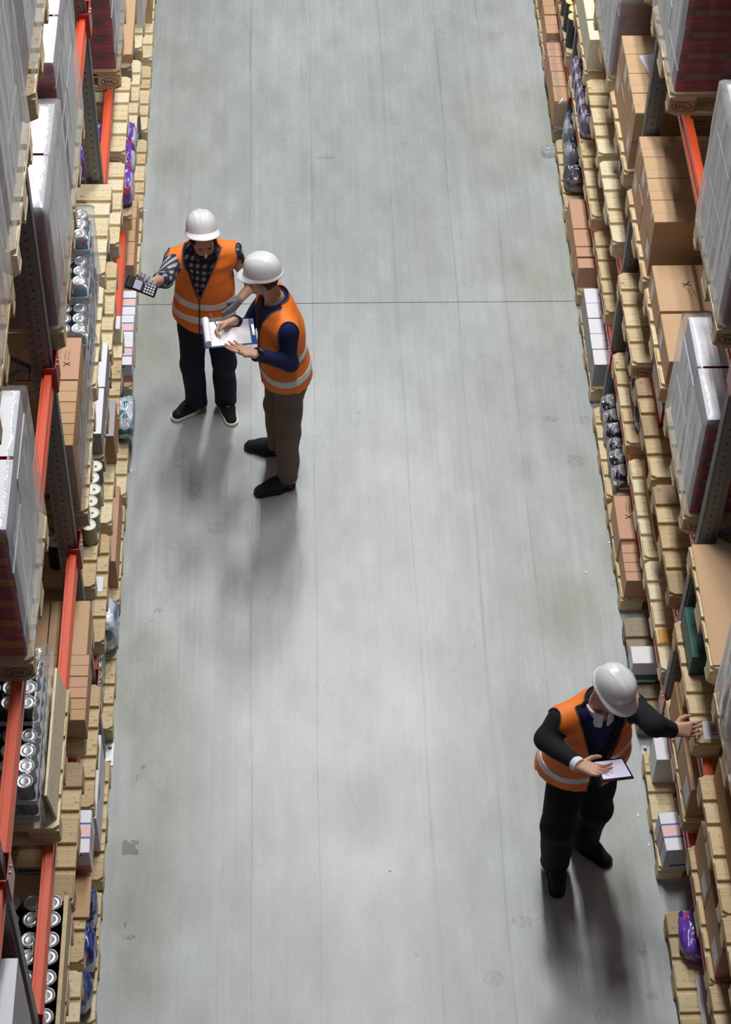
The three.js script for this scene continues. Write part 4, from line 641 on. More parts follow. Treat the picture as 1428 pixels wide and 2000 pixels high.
  g.setAttribute('position', new THREE.BufferAttribute(Q, 3)); g.setAttribute('normal', new THREE.BufferAttribute(N, 3)); g.setAttribute('uv', new THREE.BufferAttribute(U, 2)); if (C) g.setAttribute('color', new THREE.BufferAttribute(C, 3)); g.setIndex(I);
  return g;
}
const boundsOf = (pts, m) => { const b = new THREE.Box3().setFromPoints(pts); b.expandByScalar(m); return [b.min, b.max]; };

// a hand: wrist W, d towards the fingers, n where the palm faces, s the thumb side
function handParts(W, d, n, s, curl, k = 1) {
  d = d.clone().normalize(); n = n.clone().addScaledVector(d, -n.dot(d)).normalize(); const s0 = s.clone().addScaledVector(d, -s.dot(d)).addScaledVector(n, -s.dot(n)).normalize();
  const P = (a, b, c) => W.clone().addScaledVector(d, a * k).addScaledVector(s0, b * k).addScaledVector(n, c * k), palm = [], fingers = [], pts = [W];
  const lens = [[0.043, 0.027, 0.021], [0.047, 0.03, 0.022], [0.043, 0.028, 0.021], [0.034, 0.021, 0.018]], off = [0.03, 0.0105, -0.0095, -0.0285], reach = [0.09, 0.093, 0.089, 0.082];
  for (let i = 0; i < 4; i++) {
    const kn = P(reach[i], off[i], 0); palm.push(cap(P(0.0, off[i] * 0.6, 0), 0.017 * k, kn, 0.0125 * k));
    let p = kn, th = 0; const chain = [];
    lens[i].forEach((L, j) => { th += curl[i][j]; const q = p.clone().addScaledVector(d, Math.cos(th) * L * k).addScaledVector(n, Math.sin(th) * L * k).addScaledVector(s0, off[i] * 0.12 * L * k / 0.03); chain.push(cap(p, (0.0098 - j * 0.0011) * k, q, (0.0087 - j * 0.0011) * k)); pts.push(q); p = q; });
    fingers.push(chain);
  }
  let p = P(0.022, 0.026, 0.004), dir = d.clone().multiplyScalar(0.62).addScaledVector(s0, 0.72).addScaledVector(n, 0.25).normalize(); const th = [];
  [0.042, 0.034, 0.026].forEach((L, j) => { const q = p.clone().addScaledVector(dir, L * k); th.push(cap(p, (0.0145 - j * 0.002) * k, q, (0.012 - j * 0.0018) * k)); pts.push(q); p = q; dir = dir.clone().addScaledVector(d, curl[4]?.[0] ?? 0.35).addScaledVector(s0, -(curl[4]?.[1] ?? 0.3)).addScaledVector(n, curl[4]?.[2] ?? 0.25).normalize(); });
  const pal = union(palm, 0.02 * k), fs = [...fingers, th].map((c) => union(c, 0.004));
  return { f: (x, y, z) => { let v = pal(x, y, z); for (const q of fs) { const a = q(x, y, z); v = Math.min(smin(v, a, 0.006), v); } return v; }, pts };
}
function headField(F) {
  const skull = ellIn(F, 0, 0.022, -0.006, 0.077, 0.098, 0.097), jaw = ellIn(F, 0, -0.055, 0.026, 0.056, 0.062, 0.066), chin = ellIn(F, 0, -0.098, 0.072, 0.024, 0.02, 0.022), cheek = [1, -1].map((s) => ellIn(F, s * 0.036, -0.02, 0.062, 0.03, 0.026, 0.024)), brow = cap(F.at(-0.036, 0.028, 0.077), 0.012, F.at(0.036, 0.028, 0.077), 0.012);
  const nose = union([cap(F.at(0, 0.016, 0.09), 0.009, F.at(0, -0.022, 0.112), 0.0125), cap(F.at(-0.012, -0.026, 0.096), 0.008, F.at(0.012, -0.026, 0.096), 0.008)], 0.008), lips = cap(F.at(-0.018, -0.062, 0.086), 0.008, F.at(0.018, -0.062, 0.086), 0.008), eye = [1, -1].map((s) => ellIn(F, s * 0.031, 0.006, 0.094, 0.017, 0.012, 0.014)), ear = [1, -1].map((s) => ellIn(F, s * 0.08, -0.008, -0.006, 0.011, 0.032, 0.02));
  return (x, y, z) => { let v = smin(skull(x, y, z), jaw(x, y, z), 0.035); v = smin(v, chin(x, y, z), 0.02); for (const c of cheek) v = smin(v, c(x, y, z), 0.02); v = smin(v, brow(x, y, z), 0.015); for (const e of eye) v = Math.max(v, -e(x, y, z) - 0.002); v = smin(v, nose(x, y, z), 0.01); v = smin(v, lips(x, y, z), 0.006); for (const e of ear) v = smin(v, e(x, y, z), 0.008); return v; };
}
const skinMat = std({ vertexColors: true, roughness: 0.55 });
const skinTone = [0.62, 0.35, 0.245];
const clothBump = canvasTex(128, 128, (x, w, h) => { x.fillStyle = '#808080'; x.fillRect(0, 0, w, h); for (let k = 0; k < 900; k++) { const v = Math.floor(rr(90, 165)); x.fillStyle = `rgba(${v},${v},${v},0.6)`; x.fillRect(rnd() * w, rnd() * h, rr(1, 3), rr(1, 3)); } }, false);
const cloth = (c, rough = 0.85, extra = {}) => std({ color: c, roughness: rough, bumpMap: clothBump, bumpScale: 0.0015, ...extra });
const vestMat = cloth(0xff8226, 0.6), stripeMat = phys({ color: 0xe4e6e2, roughness: 0.3, clearcoat: 0.3 }), pipeMat = cloth(0x57566a, 0.7), helmetMat = phys({ color: 0xf1f2f3, roughness: 0.28, clearcoat: 0.6, clearcoatRoughness: 0.15 });
function helmet(parent, F, base, lift = 0.056) {
  const a = 0.098, b = 0.12, H = 0.122, n = 64, rows = 20, P = [], I = [], Pb = [], Ib = [];
  const ridge = (x, z, t) => (t < 0.86 ? 1 : 0) * (0.0045 * Math.exp(-((x / 0.012) ** 2)) + 0.003 * Math.exp(-(((Math.abs(x) - 0.042) / 0.008) ** 2)));
  for (let r = 0; r <= rows; r++) { const th = (r / rows) * Math.PI / 2; for (let i = 0; i < n; i++) { const ph = i / n * 2 * Math.PI, k = Math.pow(Math.sin(th), 0.72) * (0.955 + 0.045 * r / rows), x = a * k * Math.sin(ph), z = b * k * Math.cos(ph), y = H * Math.pow(Math.cos(th), 0.8) + ridge(x, z, r / rows); P.push(x, y, z); } }
  for (let r = 0; r < rows; r++) for (let i = 0; i < n; i++) { const j = (i + 1) % n, p = r * n; I.push(p + i, p + n + i, p + j, p + j, p + n + i, p + n + j); }
  const lev = [[0, 0.002], [0.35, -0.004], [0.8, -0.01], [1, -0.013], [0.97, -0.018], [0, -0.012]];
  lev.forEach(([t, dy]) => { for (let i = 0; i < n; i++) { const ph = i / n * 2 * Math.PI, c = Math.cos(ph), ext = (0.008 + 0.042 * Math.pow(Math.max(0, c), 1.35)) * t; Pb.push((a + ext * 0.9) * Math.sin(ph), dy - 0.01 * Math.max(0, c) * t, (b + ext) * Math.cos(ph)); } });
  for (let r = 0; r < lev.length - 1; r++) for (let i = 0; i < n; i++) { const j = (i + 1) % n, p = r * n; Ib.push(p + i, p + n + i, p + j, p + j, p + n + i, p + n + j); }
  const mk = (pp, ii) => { const g = new THREE.BufferGeometry(); g.setAttribute('position', new THREE.Float32BufferAttribute(pp, 3)); g.setIndex(ii); g.computeVertexNormals(); return g; };
  const m = mesh('hard_hat', mk(P, I), helmetMat, parent); m.material.side = THREE.DoubleSide;
  const o = F.at(0, lift, -0.012).sub(base); m.position.copy(o); m.quaternion.setFromRotationMatrix(new THREE.Matrix4().makeBasis(F.l, F.u, F.f));
  mesh('brim', mk(Pb, Ib), helmetMat, m);
  const band = mesh('headband', cached('hband', () => { const g = new THREE.CylinderGeometry(1, 1, 0.022, 32, 1, true); return g; }), std({ color: 0x2a2a2e, roughness: 0.8, side: THREE.DoubleSide }), m); band.scale.set(0.078, 1, 0.096); band.position.y = -0.006;
  return m;
}
function shoe(parent, base, heel, toe, upper, sole, laceMat, high = 0.1) {
  const d = toe.clone().sub(heel).setY(0).normalize(), s = V(d.z, 0, -d.x), H = V(heel.x, 0, heel.z), L = 0.28, at2 = (a, y, c) => H.clone().addScaledVector(d, a).addScaledVector(s, c).setY(y);
  const up = union([cap(at2(0.04, 0.05, 0), 0.041, at2(0.13, 0.046, 0), 0.044), cap(at2(0.13, 0.044, 0.003), 0.046, at2(0.235, 0.03, 0.002), 0.038), cap(at2(0.05, 0.06, 0), 0.038, at2(0.055, high, 0), 0.043), cap(at2(0.07, 0.085, 0), 0.034, at2(0.17, 0.055, 0), 0.036)], 0.03);
  const lo = V(Math.min(heel.x, toe.x) - 0.12, 0, Math.min(heel.z, toe.z) - 0.12), hi = V(Math.max(heel.x, toe.x) + 0.12, high + 0.07, Math.max(heel.z, toe.z) + 0.12);
  const u = mesh('shoe', nets((x, y, z) => Math.max(up(x, y, z), 0.015 - y, y - high - 0.012), V(lo.x, -0.01, lo.z), hi, 0.006, base), upper, parent);
  const out = union([cap(at2(0.042, 0, 0), 0.047, at2(0.13, 0, 0), 0.047), cap(at2(0.13, 0, 0.003), 0.054, at2(0.237, 0, 0.002), 0.047)], 0.03);
  mesh('sole', nets((x, y, z) => Math.max(out(x, 0, z), y - 0.026, 0.0005 - y), V(lo.x, -0.012, lo.z), V(hi.x, 0.05, hi.z), 0.006, base), sole, u);
  const lg = []; for (let k = 0; k < 4; k++) { const a = 0.11 + k * 0.026, y = 0.111 - k * 0.011; const c = new THREE.CatmullRomCurve3([at2(a, y - 0.014, -0.026), at2(a + 0.006, y, 0), at2(a, y - 0.014, 0.026)].map((p) => p.sub(base))); lg.push(new THREE.TubeGeometry(c, 6, 0.0026, 5)); }
  const loop = new THREE.CatmullRomCurve3([at2(0.1, 0.112, 0), at2(0.095, 0.128, 0.03), at2(0.1, 0.112, 0.038), at2(0.102, 0.112, 0.004), at2(0.1, 0.125, -0.03), at2(0.105, 0.1, -0.04)].map((p) => p.sub(base))); lg.push(new THREE.TubeGeometry(loop, 20, 0.0025, 5));
  mesh('laces', mergeGeometries(lg), laceMat, u);
}
function person(S) {
  const base = V(S.pel.x, 0, S.pel.z), g = thing('person', S.label, 'person'); g.position.copy(base);
  const T = frame(S.pel, S.neck.clone().sub(S.pel), S.facing), TL = S.neck.distanceTo(S.pel), Hd = frame(S.head, S.headUp, S.look, 0.93), all = [S.pel, S.neck, S.shL, S.shR, S.hipL, S.hipR];
  const wr = (x, y, z, amp = 0.004, fr = 9) => amp * (Math.sin(x * fr * 2.1 + y * fr * 3 + Math.sin(z * fr * 2 + y * 11)) * 0.6 + Math.sin(y * fr * 4.3 - x * fr * 1.7 + 2 * Math.sin(x * 13 + z * 9)) * 0.4);
  const prof = S.profile ?? [[-0.25, 0.14, 0.105], [0, 0.165, 0.122], [0.25, 0.152, 0.115], [0.6, 0.172, 0.122], [0.85, 0.165, 0.105], [1.0, 0.105, 0.08], [1.12, 0.06, 0.06]];
  const section = (t, P) => { if (t <= P[0][0]) return P[0]; for (let i = 1; i < P.length; i++) if (t <= P[i][0]) { const k = (t - P[i - 1][0]) / (P[i][0] - P[i - 1][0]), s = k * k * (3 - 2 * k); return [0, P[i - 1][1] + (P[i][1] - P[i - 1][1]) * s, P[i - 1][2] + (P[i][2] - P[i - 1][2]) * s]; } return P[P.length - 1]; };
  const tube = (P, grow) => (x, y, z) => { const [a, b, c] = T.local(x, y, z), t = b / TL, [, w, d] = section(t, P), k = Math.hypot(a / (w + grow), c / (d + grow)), v = (k - 1) * Math.min(w, d) * (k > 1 ? 1.1 : 1); return Math.max(v, (P[0][0] * TL) - b, b - (P[P.length - 1][0] * TL)); };
  const nb = T.at(0, TL * 0.97, -0.01), shoulder = (grow) => union([cap(nb, 0.062 + grow, S.shL, 0.056 + grow), cap(nb, 0.062 + grow, S.shR, 0.056 + grow)], 0.04);
  const torso = (grow) => { const a = tube(prof, grow), b = shoulder(grow); return (x, y, z) => smin(a(x, y, z), b(x, y, z), 0.05); };
  const arm = (sh, el, wrst, r, end = 1) => { const w = el.clone().lerp(wrst, end); return union([cap(sh, r * 1.18, el, r), cap(el, r, w, r * (1 - 0.28 * end))], 0.025); };
  const leg = (hip, kn, an, r) => union([cap(hip, r[0], kn, r[1]), cap(kn, r[1], V(an.x, an.y - 0.16, an.z), r[2])], 0.03);
  // body: one skin surface, with head and hands on finer grids
  const neckTop = Hd.at(0, -0.05, -0.03), bodyParts = [torso(-0.012), cap(T.at(0, TL * 0.98, 0), 0.056, neckTop, 0.053), arm(S.shL, S.elL, S.wrL, 0.04), arm(S.shR, S.elR, S.wrR, 0.04), leg(S.hipL, S.knL, S.anL, [0.08, 0.052, 0.04]), leg(S.hipR, S.knR, S.anR, [0.08, 0.052, 0.04])];
  const bodyF = union(bodyParts, 0.03), [b0, b1] = boundsOf([...all, S.elL, S.elR, S.wrL, S.wrR, S.knL, S.knR, S.anL, S.anR, neckTop], 0.14);
  const tone = S.skin ?? skinTone, flat = () => tone, hf = headField(Hd);
  const geos = [nets(bodyF, b0, b1, 0.011, base, flat)];
  const [h0, h1] = boundsOf([Hd.at(0, 0.13, 0), Hd.at(0, -0.13, 0), Hd.at(0.1, 0, 0), Hd.at(-0.1, 0, 0), Hd.at(0, 0, 0.13), Hd.at(0, 0, -0.12)], 0.02);
  geos.push(nets(hf, h0, h1, 0.004, base, (x, y, z) => { const [a, b, c] = Hd.local(x, y, z); const lip = Math.exp(-(((b + 0.062) / 0.007) ** 2) - (a / 0.02) ** 2) * (c > 0.07 ? 1 : 0), blush = Math.exp(-(((Math.abs(a) - 0.04) / 0.02) ** 2) - ((b + 0.02) / 0.02) ** 2) * 0.2; return [tone[0] * (1 - 0.12 * lip), tone[1] * (1 - 0.35 * lip - blush * 0.5), tone[2] * (1 - 0.3 * lip - blush * 0.5)]; }));
  const hands = ['handL', 'handR'].map((k) => handParts(...S[k]));
  hands.forEach((hh, i) => { if (S.gloves) return; const [q0, q1] = boundsOf(hh.pts, 0.03); geos.push(nets(hh.f, q0, q1, 0.0035, base, flat)); });
  mesh('body', mergeGeometries(geos), skinMat, g);
  if (S.gloves) hands.forEach((hh) => { const [q0, q1] = boundsOf(hh.pts, 0.035); mesh('glove', nets((x, y, z) => hh.f(x, y, z) - 0.0015, q0, q1, 0.0035, base), S.gloves, g); });
  // eyes and brows
  for (const s of [1, -1]) { const e = mesh('eye', cached('eye', () => new THREE.SphereGeometry(0.0062, 12, 8)), std({ color: 0x2b1d16, roughness: 0.3 }), g); e.position.copy(Hd.at(s * 0.031, 0.001, 0.0785)).sub(base); const b = mesh('eyebrow', cached('brow', () => { const q = new THREE.CapsuleGeometry(0.003, 0.024, 3, 8); q.rotateZ(Math.PI / 2); return q; }), S.hairMat, g); b.position.copy(Hd.at(s * 0.032, 0.024, 0.0915)).sub(base); b.quaternion.setFromRotationMatrix(new THREE.Matrix4().makeBasis(Hd.l, Hd.u, Hd.f)); b.rotateY(s * 0.35); }
  mesh('hair', nets((x, y, z) => { const [a, b, c] = Hd.local(x, y, z); return Math.max(hf(x, y, z) - 0.007 - 0.001 * Math.sin(a * 300) , c - 0.05 + (b < 0.02 ? 0.03 : 0), -0.055 - b + (c > -0.04 ? 0.045 : 0), -(Math.hypot((Math.abs(a) - 0.082) / 1, b + 0.008, c + 0.006) - 0.03)); }, h0, h1, 0.005, base), S.hairMat, g);
  if (S.beard) mesh('beard', nets((x, y, z) => { const [a, b, c] = Hd.local(x, y, z); return Math.max(hf(x, y, z) - 0.006 - 0.0012 * Math.sin(a * 400) * Math.sin(b * 420), b + 0.042 - 0.9 * Math.max(0, Math.abs(a) - 0.035) , 0.005 - c, -(Math.hypot(a / 1.9, (b + 0.064)) - 0.009)); }, h0, h1, 0.004, base), S.hairMat, g);
  helmet(g, frame(Hd.o, Hd.u.clone().addScaledVector(Hd.f, S.helmetTip ?? 0), Hd.f), base, S.lift);
  // trousers
  const r = S.legR ?? [0.1, 0.078, 0.066], pants = union([tube([[-0.3, 0.13, 0.1], [-0.12, 0.165, 0.125], [0.06, 0.17, 0.125], [0.16, 0.165, 0.12]], 0.006), leg(S.hipL, S.knL, S.anL, r), leg(S.hipR, S.knR, S.anR, r)], 0.035), cuff = S.cuff ?? 0.06;
  const [p0, p1] = boundsOf([S.pel, S.hipL, S.hipR, S.knL, S.knR, S.anL, S.anR, T.at(0, 0.1, 0)], 0.2);
  const tr = mesh('trousers', nets((x, y, z) => Math.max(pants(x, y, z) + wr(x, y, z, 0.005, 6), cuff - y), V(p0.x, 0, p0.z), p1, 0.01, base), S.trousers, g);
  if (S.cuffTag) { const t = boxAt('hem_tag', 0.028, 0.016, 0.004, 0, 0, 0, S.cuffTag, tr); t.position.copy(S.cuffTagAt).sub(base); t.rotation.y = 0.5; }
  // shirt or jacket with sleeves
  const slv = S.sleeve ?? [1, 1], sr = S.sleeveR ?? 0.053, tt = torso(S.shirtGrow ?? 0.006), aL = arm(S.shL, S.elL, S.wrL, sr, slv[0]), aR = arm(S.shR, S.elR, S.wrR, sr, slv[1]);
  const cutArm = (el, w, e) => { const p = el.clone().lerp(w, e), n = w.clone().sub(el).normalize(); return (x, y, z) => (x - p.x) * n.x + (y - p.y) * n.y + (z - p.z) * n.z; }, cL = cutArm(S.elL, S.wrL, slv[0]), cR = cutArm(S.elR, S.wrR, slv[1]);
  const opening = (yv, slope, half = 0) => (x, y, z) => { const [a, b, c] = T.local(x, y, z), q = Math.abs(a) - half - slope * Math.max(0, b - yv); return c < -0.01 ? 0.3 : q * 0.8 + (half === 0 && b < yv ? (yv - b) * 0.7 : 0); };
  const neckHole = (x, y, z) => { const [a, b, c] = T.local(x, y, z); return Math.max(Math.hypot(a, c - 0.012) - (S.collarR ?? 0.07), TL * 0.93 - b); };
  const shirtF = (x, y, z) => { let v = smin(tt(x, y, z), Math.max(aL(x, y, z), cL(x, y, z)), 0.04); v = smin(v, Math.max(aR(x, y, z), cR(x, y, z)), 0.04); const [, b] = T.local(x, y, z); v = Math.max(v + wr(x, y, z, 0.0045, 8), -neckHole(x, y, z), -0.14 - b); if (S.shirtOpen) v = Math.max(v, -S.shirtOpen(x, y, z, T, TL)); return v; };
  const [s0, s1] = boundsOf([...all, S.elL, S.elR, S.wrL, S.wrR], 0.12);
  mesh(S.shirtName ?? 'shirt', nets(shirtF, s0, s1, 0.0065, base), S.shirt, g);
  if (S.under) { const q = torso(-0.002); mesh(S.underName, nets((x, y, z) => Math.max(q(x, y, z), -neckHole(x, y, z)), ...boundsOf(all, 0.1), 0.009, base), S.under, g); }
  if (S.collar) { const c0 = T.at(0, TL * 0.97, 0.01), ax = neckTop.clone().sub(c0).normalize(); mesh('collar', nets((x, y, z) => { const dx = x - c0.x, dy = y - c0.y, dz = z - c0.z, t = dx * ax.x + dy * ax.y + dz * ax.z, rad = Math.sqrt(Math.max(0, dx * dx + dy * dy + dz * dz - t * t)), [a, , c] = T.local(x, y, z); const v = Math.abs(rad - 0.074 - Math.max(0, 0.03 - t) * 0.25) - 0.006; return Math.max(v, t - 0.078, -0.03 - t, c > 0.04 ? 0.012 - Math.abs(a) + 0 : -1); }, ...boundsOf([c0], 0.14), 0.005, base), S.collar, g); }
  // safety vest
  const vp = S.vestProfile ?? [[-0.35, 0.212, 0.165], [0, 0.208, 0.162], [0.35, 0.193, 0.15], [0.65, 0.19, 0.146], [0.86, 0.176, 0.124], [1.0, 0.12, 0.095], [1.12, 0.075, 0.075]];
  const vt = tube(vp, 0), vs = shoulder(0.026), ah = S.armhole ?? [0.104, 0.07], hole = (sh, s) => { const A = sh.clone().addScaledVector(T.l, s * ah[0]).addScaledVector(T.u, 0.06), Bq = sh.clone().addScaledVector(T.l, s * (ah[0] - 0.012)).addScaledVector(T.u, -0.13).addScaledVector(T.f, 0.015); return cap(A, ah[1] - 0.004, Bq, ah[1]); }, hL = hole(S.shL, 1), hR = hole(S.shR, -1);
  const vo = opening(S.vBottom * TL, S.vSlope ?? 0.36, S.vGap ?? 0), nh = (x, y, z) => { const [a, b, c] = T.local(x, y, z); return Math.max(Math.hypot(a, c) - 0.083, TL * 0.9 - b); };
  const hem = (x, y, z) => { const [a, b, c] = T.local(x, y, z); return (S.hem ?? -0.1) + (S.hemTilt ?? 0) * a + 0.02 * Math.cos(a * 9) * (c > 0 ? -1 : 0.3) - b; };
  const vestBody = (x, y, z) => smin(vt(x, y, z), vs(x, y, z), 0.06) + wr(x, y, z, 0.008, 4.2), vestF = (gr) => (x, y, z) => Math.max(vestBody(x, y, z) - gr, hem(x, y, z), -hL(x, y, z), -hR(x, y, z), -vo(x, y, z), -nh(x, y, z));
  const [v0, v1] = boundsOf([...all, T.at(0, (S.hem ?? -0.1) - 0.03, 0)], 0.17);
  const vest = mesh('safety_vest', nets(vestF(0), v0, v1, 0.006, base), vestMat, g);
  for (const yb of S.stripes) { const lo = v0.clone(), hi = v1.clone(), ys = [T.at(0.2, yb, 0), T.at(-0.2, yb, 0), T.at(0, yb, 0.2), T.at(0, yb, -0.2)].map((p) => p.y); lo.y = Math.min(...ys) - 0.07; hi.y = Math.max(...ys) + 0.07; mesh('reflective_stripe', nets((x, y, z) => { const [a, b, c] = T.local(x, y, z); return Math.max(vestF(0.0035)(x, y, z), Math.abs(b - yb - (S.stripeTilt ?? 0) * a) - 0.026); }, lo, hi, 0.006, base), stripeMat, vest); }
  const edge = (x, y, z) => Math.min(Math.abs(hL(x, y, z)), Math.abs(hR(x, y, z)), Math.abs(vo(x, y, z)), Math.abs(nh(x, y, z))) - 0.0065;
  const pf = vestF(0.003);
  mesh('piping', nets((x, y, z) => Math.max(pf(x, y, z), edge(x, y, z)), v0, v1, 0.004, base), pipeMat, vest);
  if (S.zip) mesh('zip', nets((x, y, z) => { const [a, b, c] = T.local(x, y, z); return Math.max(vestF(0.006)(x, y, z), Math.abs(a) - 0.006, -c, b - S.vBottom * TL - 0.005); }, v0, v1, 0.005, base), S.zip, vest);
  shoe(g, base, S.footL[0], S.footL[1], S.shoe, S.sole, S.lace, S.shoeHigh); shoe(g, base, S.footR[0], S.footR[1], S.shoe, S.sole, S.lace, S.shoeHigh);
  return { g, T, TL, Hd, base };
}
function oriented(o, p, x, y, z) { o.position.copy(p); o.quaternion.setFromRotationMatrix(new THREE.Matrix4().makeBasis(x.clone().normalize(), y.clone().normalize(), z.clone().normalize())); return o; }
const relaxed = [[0.25, 0.35, 0.3], [0.3, 0.4, 0.3], [0.35, 0.45, 0.3], [0.4, 0.45, 0.3]];
const gripping = [[0.75, 0.8, 0.5], [0.75, 0.85, 0.5], [0.8, 0.85, 0.5], [0.85, 0.85, 0.5]];

// the man with the scanner
const plaid = std({ roughness: 0.85, map: canvasTex(128, 128, (x, w, h) => { x.fillStyle = 'rgb(176,180,190)'; x.fillRect(0, 0, w, h); x.globalAlpha = 0.72; x.fillStyle = 'rgb(34,36,48)'; for (const a of [6, 70]) { x.fillRect(a, 0, 34, h); x.fillRect(0, a, w, 34); } x.globalAlpha = 0.5; x.fillStyle = 'rgb(14,16,26)'; for (const a of [16, 80]) { x.fillRect(a, 0, 8, h); x.fillRect(0, a, w, 8); } x.globalAlpha = 1; }) });
plaid.map.repeat.set(5, 5);
const scanPos = at(276, 561, 'z', -9.34), m1wr = at(296, 552, 'z', -9.44), m1el = at(322, 545, 'z', -9.64);
const darkHair = std({ color: 0x1d1512, roughness: 0.8 });
const m1wl = at(468, 584, 'z', -9.8), m1ell = at(498, 552, 'z', -9.93);
person({
  label: 'bearded person in orange vest and plaid shirt holding a barcode scanner',
  pel: V(-0.57, 0.94, -9.88), neck: V(-0.56, 1.45, -9.865), facing: V(-0.2, 0, 1), head: V(-0.555, 1.578, -9.795), headUp: V(0.05, 1, 0.02), look: V(0.2, -0.02, 1), helmetTip: -0.5, lift: 0.08,
  shL: V(-0.392, 1.392, -9.895), shR: V(-0.738, 1.4, -9.835), elL: m1ell, wrL: m1wl, elR: m1el, wrR: m1wr,
  hipL: V(-0.485, 0.9, -9.885), hipR: V(-0.655, 0.9, -9.87), knL: V(-0.462, 0.47, -9.84), knR: V(-0.672, 0.47, -9.83), anL: V(-0.466, 0.1, -9.895), anR: V(-0.655, 0.1, -9.885),
  footL: [V(-0.487, 0, -9.965), V(-0.42, 0, -9.71)], footR: [V(-0.605, 0, -9.93), V(-0.8, 0, -9.78)],
  handL: [m1wl, V(-0.6, -0.65, 0.35), V(-0.5, 0.2, -0.85), V(-0.3, 0.5, 0.5), relaxed], handR: [m1wr, scanPos.clone().sub(m1wr), V(0.1, 1, 0.2), V(-0.6, 0.1, -0.7), gripping],
  gloves: cloth(0x9a9ba3, 0.8), beard: true, hairMat: darkHair, shirt: plaid, sleeve: [0.35, 0.45], sleeveR: 0.056, shirtGrow: 0.008,
  trousers: cloth(0x131a30, 0.9), legR: [0.1, 0.078, 0.074], cuff: 0.055,
  vBottom: 0.42, vSlope: 0.34, hem: -0.06, stripes: [0.145, 0.03], zip: cloth(0x3a3844, 0.6),
  shoe: cloth(0x15171c, 0.85), sole: std({ color: 0xe9e6dc, roughness: 0.6 }), lace: std({ color: 0xd8cbbd, roughness: 0.7 }), shoeHigh: 0.075,
});
{ // barcode scanner
  const s = thing('barcode_scanner', 'black handheld barcode scanner with screen and white keys', 'scanner'), ax = at(250, 553, 'z', -9.36).sub(at(299, 572, 'z', -9.34)).normalize(), up = V(0.15, 0.85, 0.55), zz = ax.clone().cross(up).normalize(), yy = zz.clone().cross(ax).normalize();
  oriented(s, scanPos.clone().addScaledVector(yy, 0.012), ax, yy, zz);
  const bl = std({ color: 0x14151a, roughness: 0.45 }); boxAt('case', 0.19, 0.028, 0.075, 0, 0, 0, bl, s, 0.01); boxAt('head', 0.05, 0.04, 0.088, 0.075, 0.002, 0, bl, s, 0.012); boxAt('handle', 0.07, 0.05, 0.03, -0.02, -0.035, 0, bl, s, 0.012);
  boxAt('screen', 0.062, 0.002, 0.056, 0.035, 0.0148, 0, phys({ color: 0xc9c4dc, roughness: 0.15, clearcoat: 1 }), s);
  for (let i = 0; i < 4; i++) for (let j = 0; j < 4; j++) boxAt('key', 0.011, 0.004, 0.011, -0.022 - i * 0.017, 0.0155, -0.026 + j * 0.0173, std({ color: 0xe4e4ea, roughness: 0.5 }), s);
}
// the man writing on the clipboard
const cbA = at(388, 634, 'y', 1.41), cbC = at(500, 668, 'y', 1.41), cbB = at(486, 626, 'y', 1.41), cbD = at(415, 677, 'y', 1.41);
const cbc = cbA.clone().add(cbB).add(cbC).add(cbD).multiplyScalar(0.25), cbx = cbB.clone().add(cbC).sub(cbA).sub(cbD).setY(0).normalize(), cbz = V(-cbx.z, 0, cbx.x);
const m2wl = at(499, 692, 'z', -8.95), m2wr = at(457, 627, 'z', -9.22), m2ell = at(566, 708, 'z', -9.06), m2elr = at(482, 640, 'z', -9.4);
person({
  label: 'person in orange vest and navy sweater writing on a clipboard',
  pel: V(-0.045, 0.99, -9.28), neck: V(-0.1, 1.545, -9.275), facing: V(-1, 0, 0.28), head: V(-0.178, 1.735, -9.285), headUp: V(-0.22, 1, -0.16), look: V(-0.9, -0.3, -0.3),
  shL: V(-0.035, 1.478, -9.11), shR: V(-0.135, 1.478, -9.44), elL: m2ell, wrL: m2wl, elR: m2elr, wrR: m2wr,
  hipL: V(-0.02, 0.95, -9.2), hipR: V(-0.075, 0.95, -9.365), knL: V(-0.04, 0.51, -9.16), knR: V(-0.115, 0.51, -9.42), anL: V(-0.045, 0.1, -9.15), anR: V(-0.11, 0.1, -9.46),
  footL: [V(0.0, 0, -9.165), V(-0.28, 0, -9.075)], footR: [V(-0.06, 0, -9.445), V(-0.3, 0, -9.5)],
  handL: [m2wl, V(-0.9, 0.12, -0.3), V(0.1, 1, -0.1), V(0.25, 0.5, 0.9), [[0.1, 0.15, 0.1], [0.1, 0.12, 0.1], [0.12, 0.15, 0.1], [0.15, 0.15, 0.1], [0.2, 0.5, 0.3]]], handR: [m2wr, V(-0.85, -0.12, 0.25), V(0.2, -0.5, 0.8), V(-0.1, 0.8, 0.5), gripping],
  hairMat: std({ color: 0x3a2a1e, roughness: 0.8 }), shirtName: 'sweater', shirt: cloth(0x141c4e, 0.9), sleeve: [0.97, 0.95], sleeveR: 0.052, helmetTip: -0.06, collarR: 0.072,
  trousers: cloth(0x6e6255, 0.9), legR: [0.1, 0.078, 0.068], cuff: 0.08, cuffTag: std({ color: 0xb9586a, roughness: 0.8 }), cuffTagAt: V(-0.0, 0.115, -9.085),
  armhole: [0.092, 0.08], vBottom: 0.52, vSlope: 0.34, hem: -0.055, hemTilt: 0.05, stripes: [0.2, 0.045], zip: cloth(0x5a4a52, 0.6),
  shoe: cloth(0x23252c, 0.85), sole: std({ color: 0x17181c, roughness: 0.7 }), lace: std({ color: 0x15161a, roughness: 0.7 }), shoeHigh: 0.1,
});
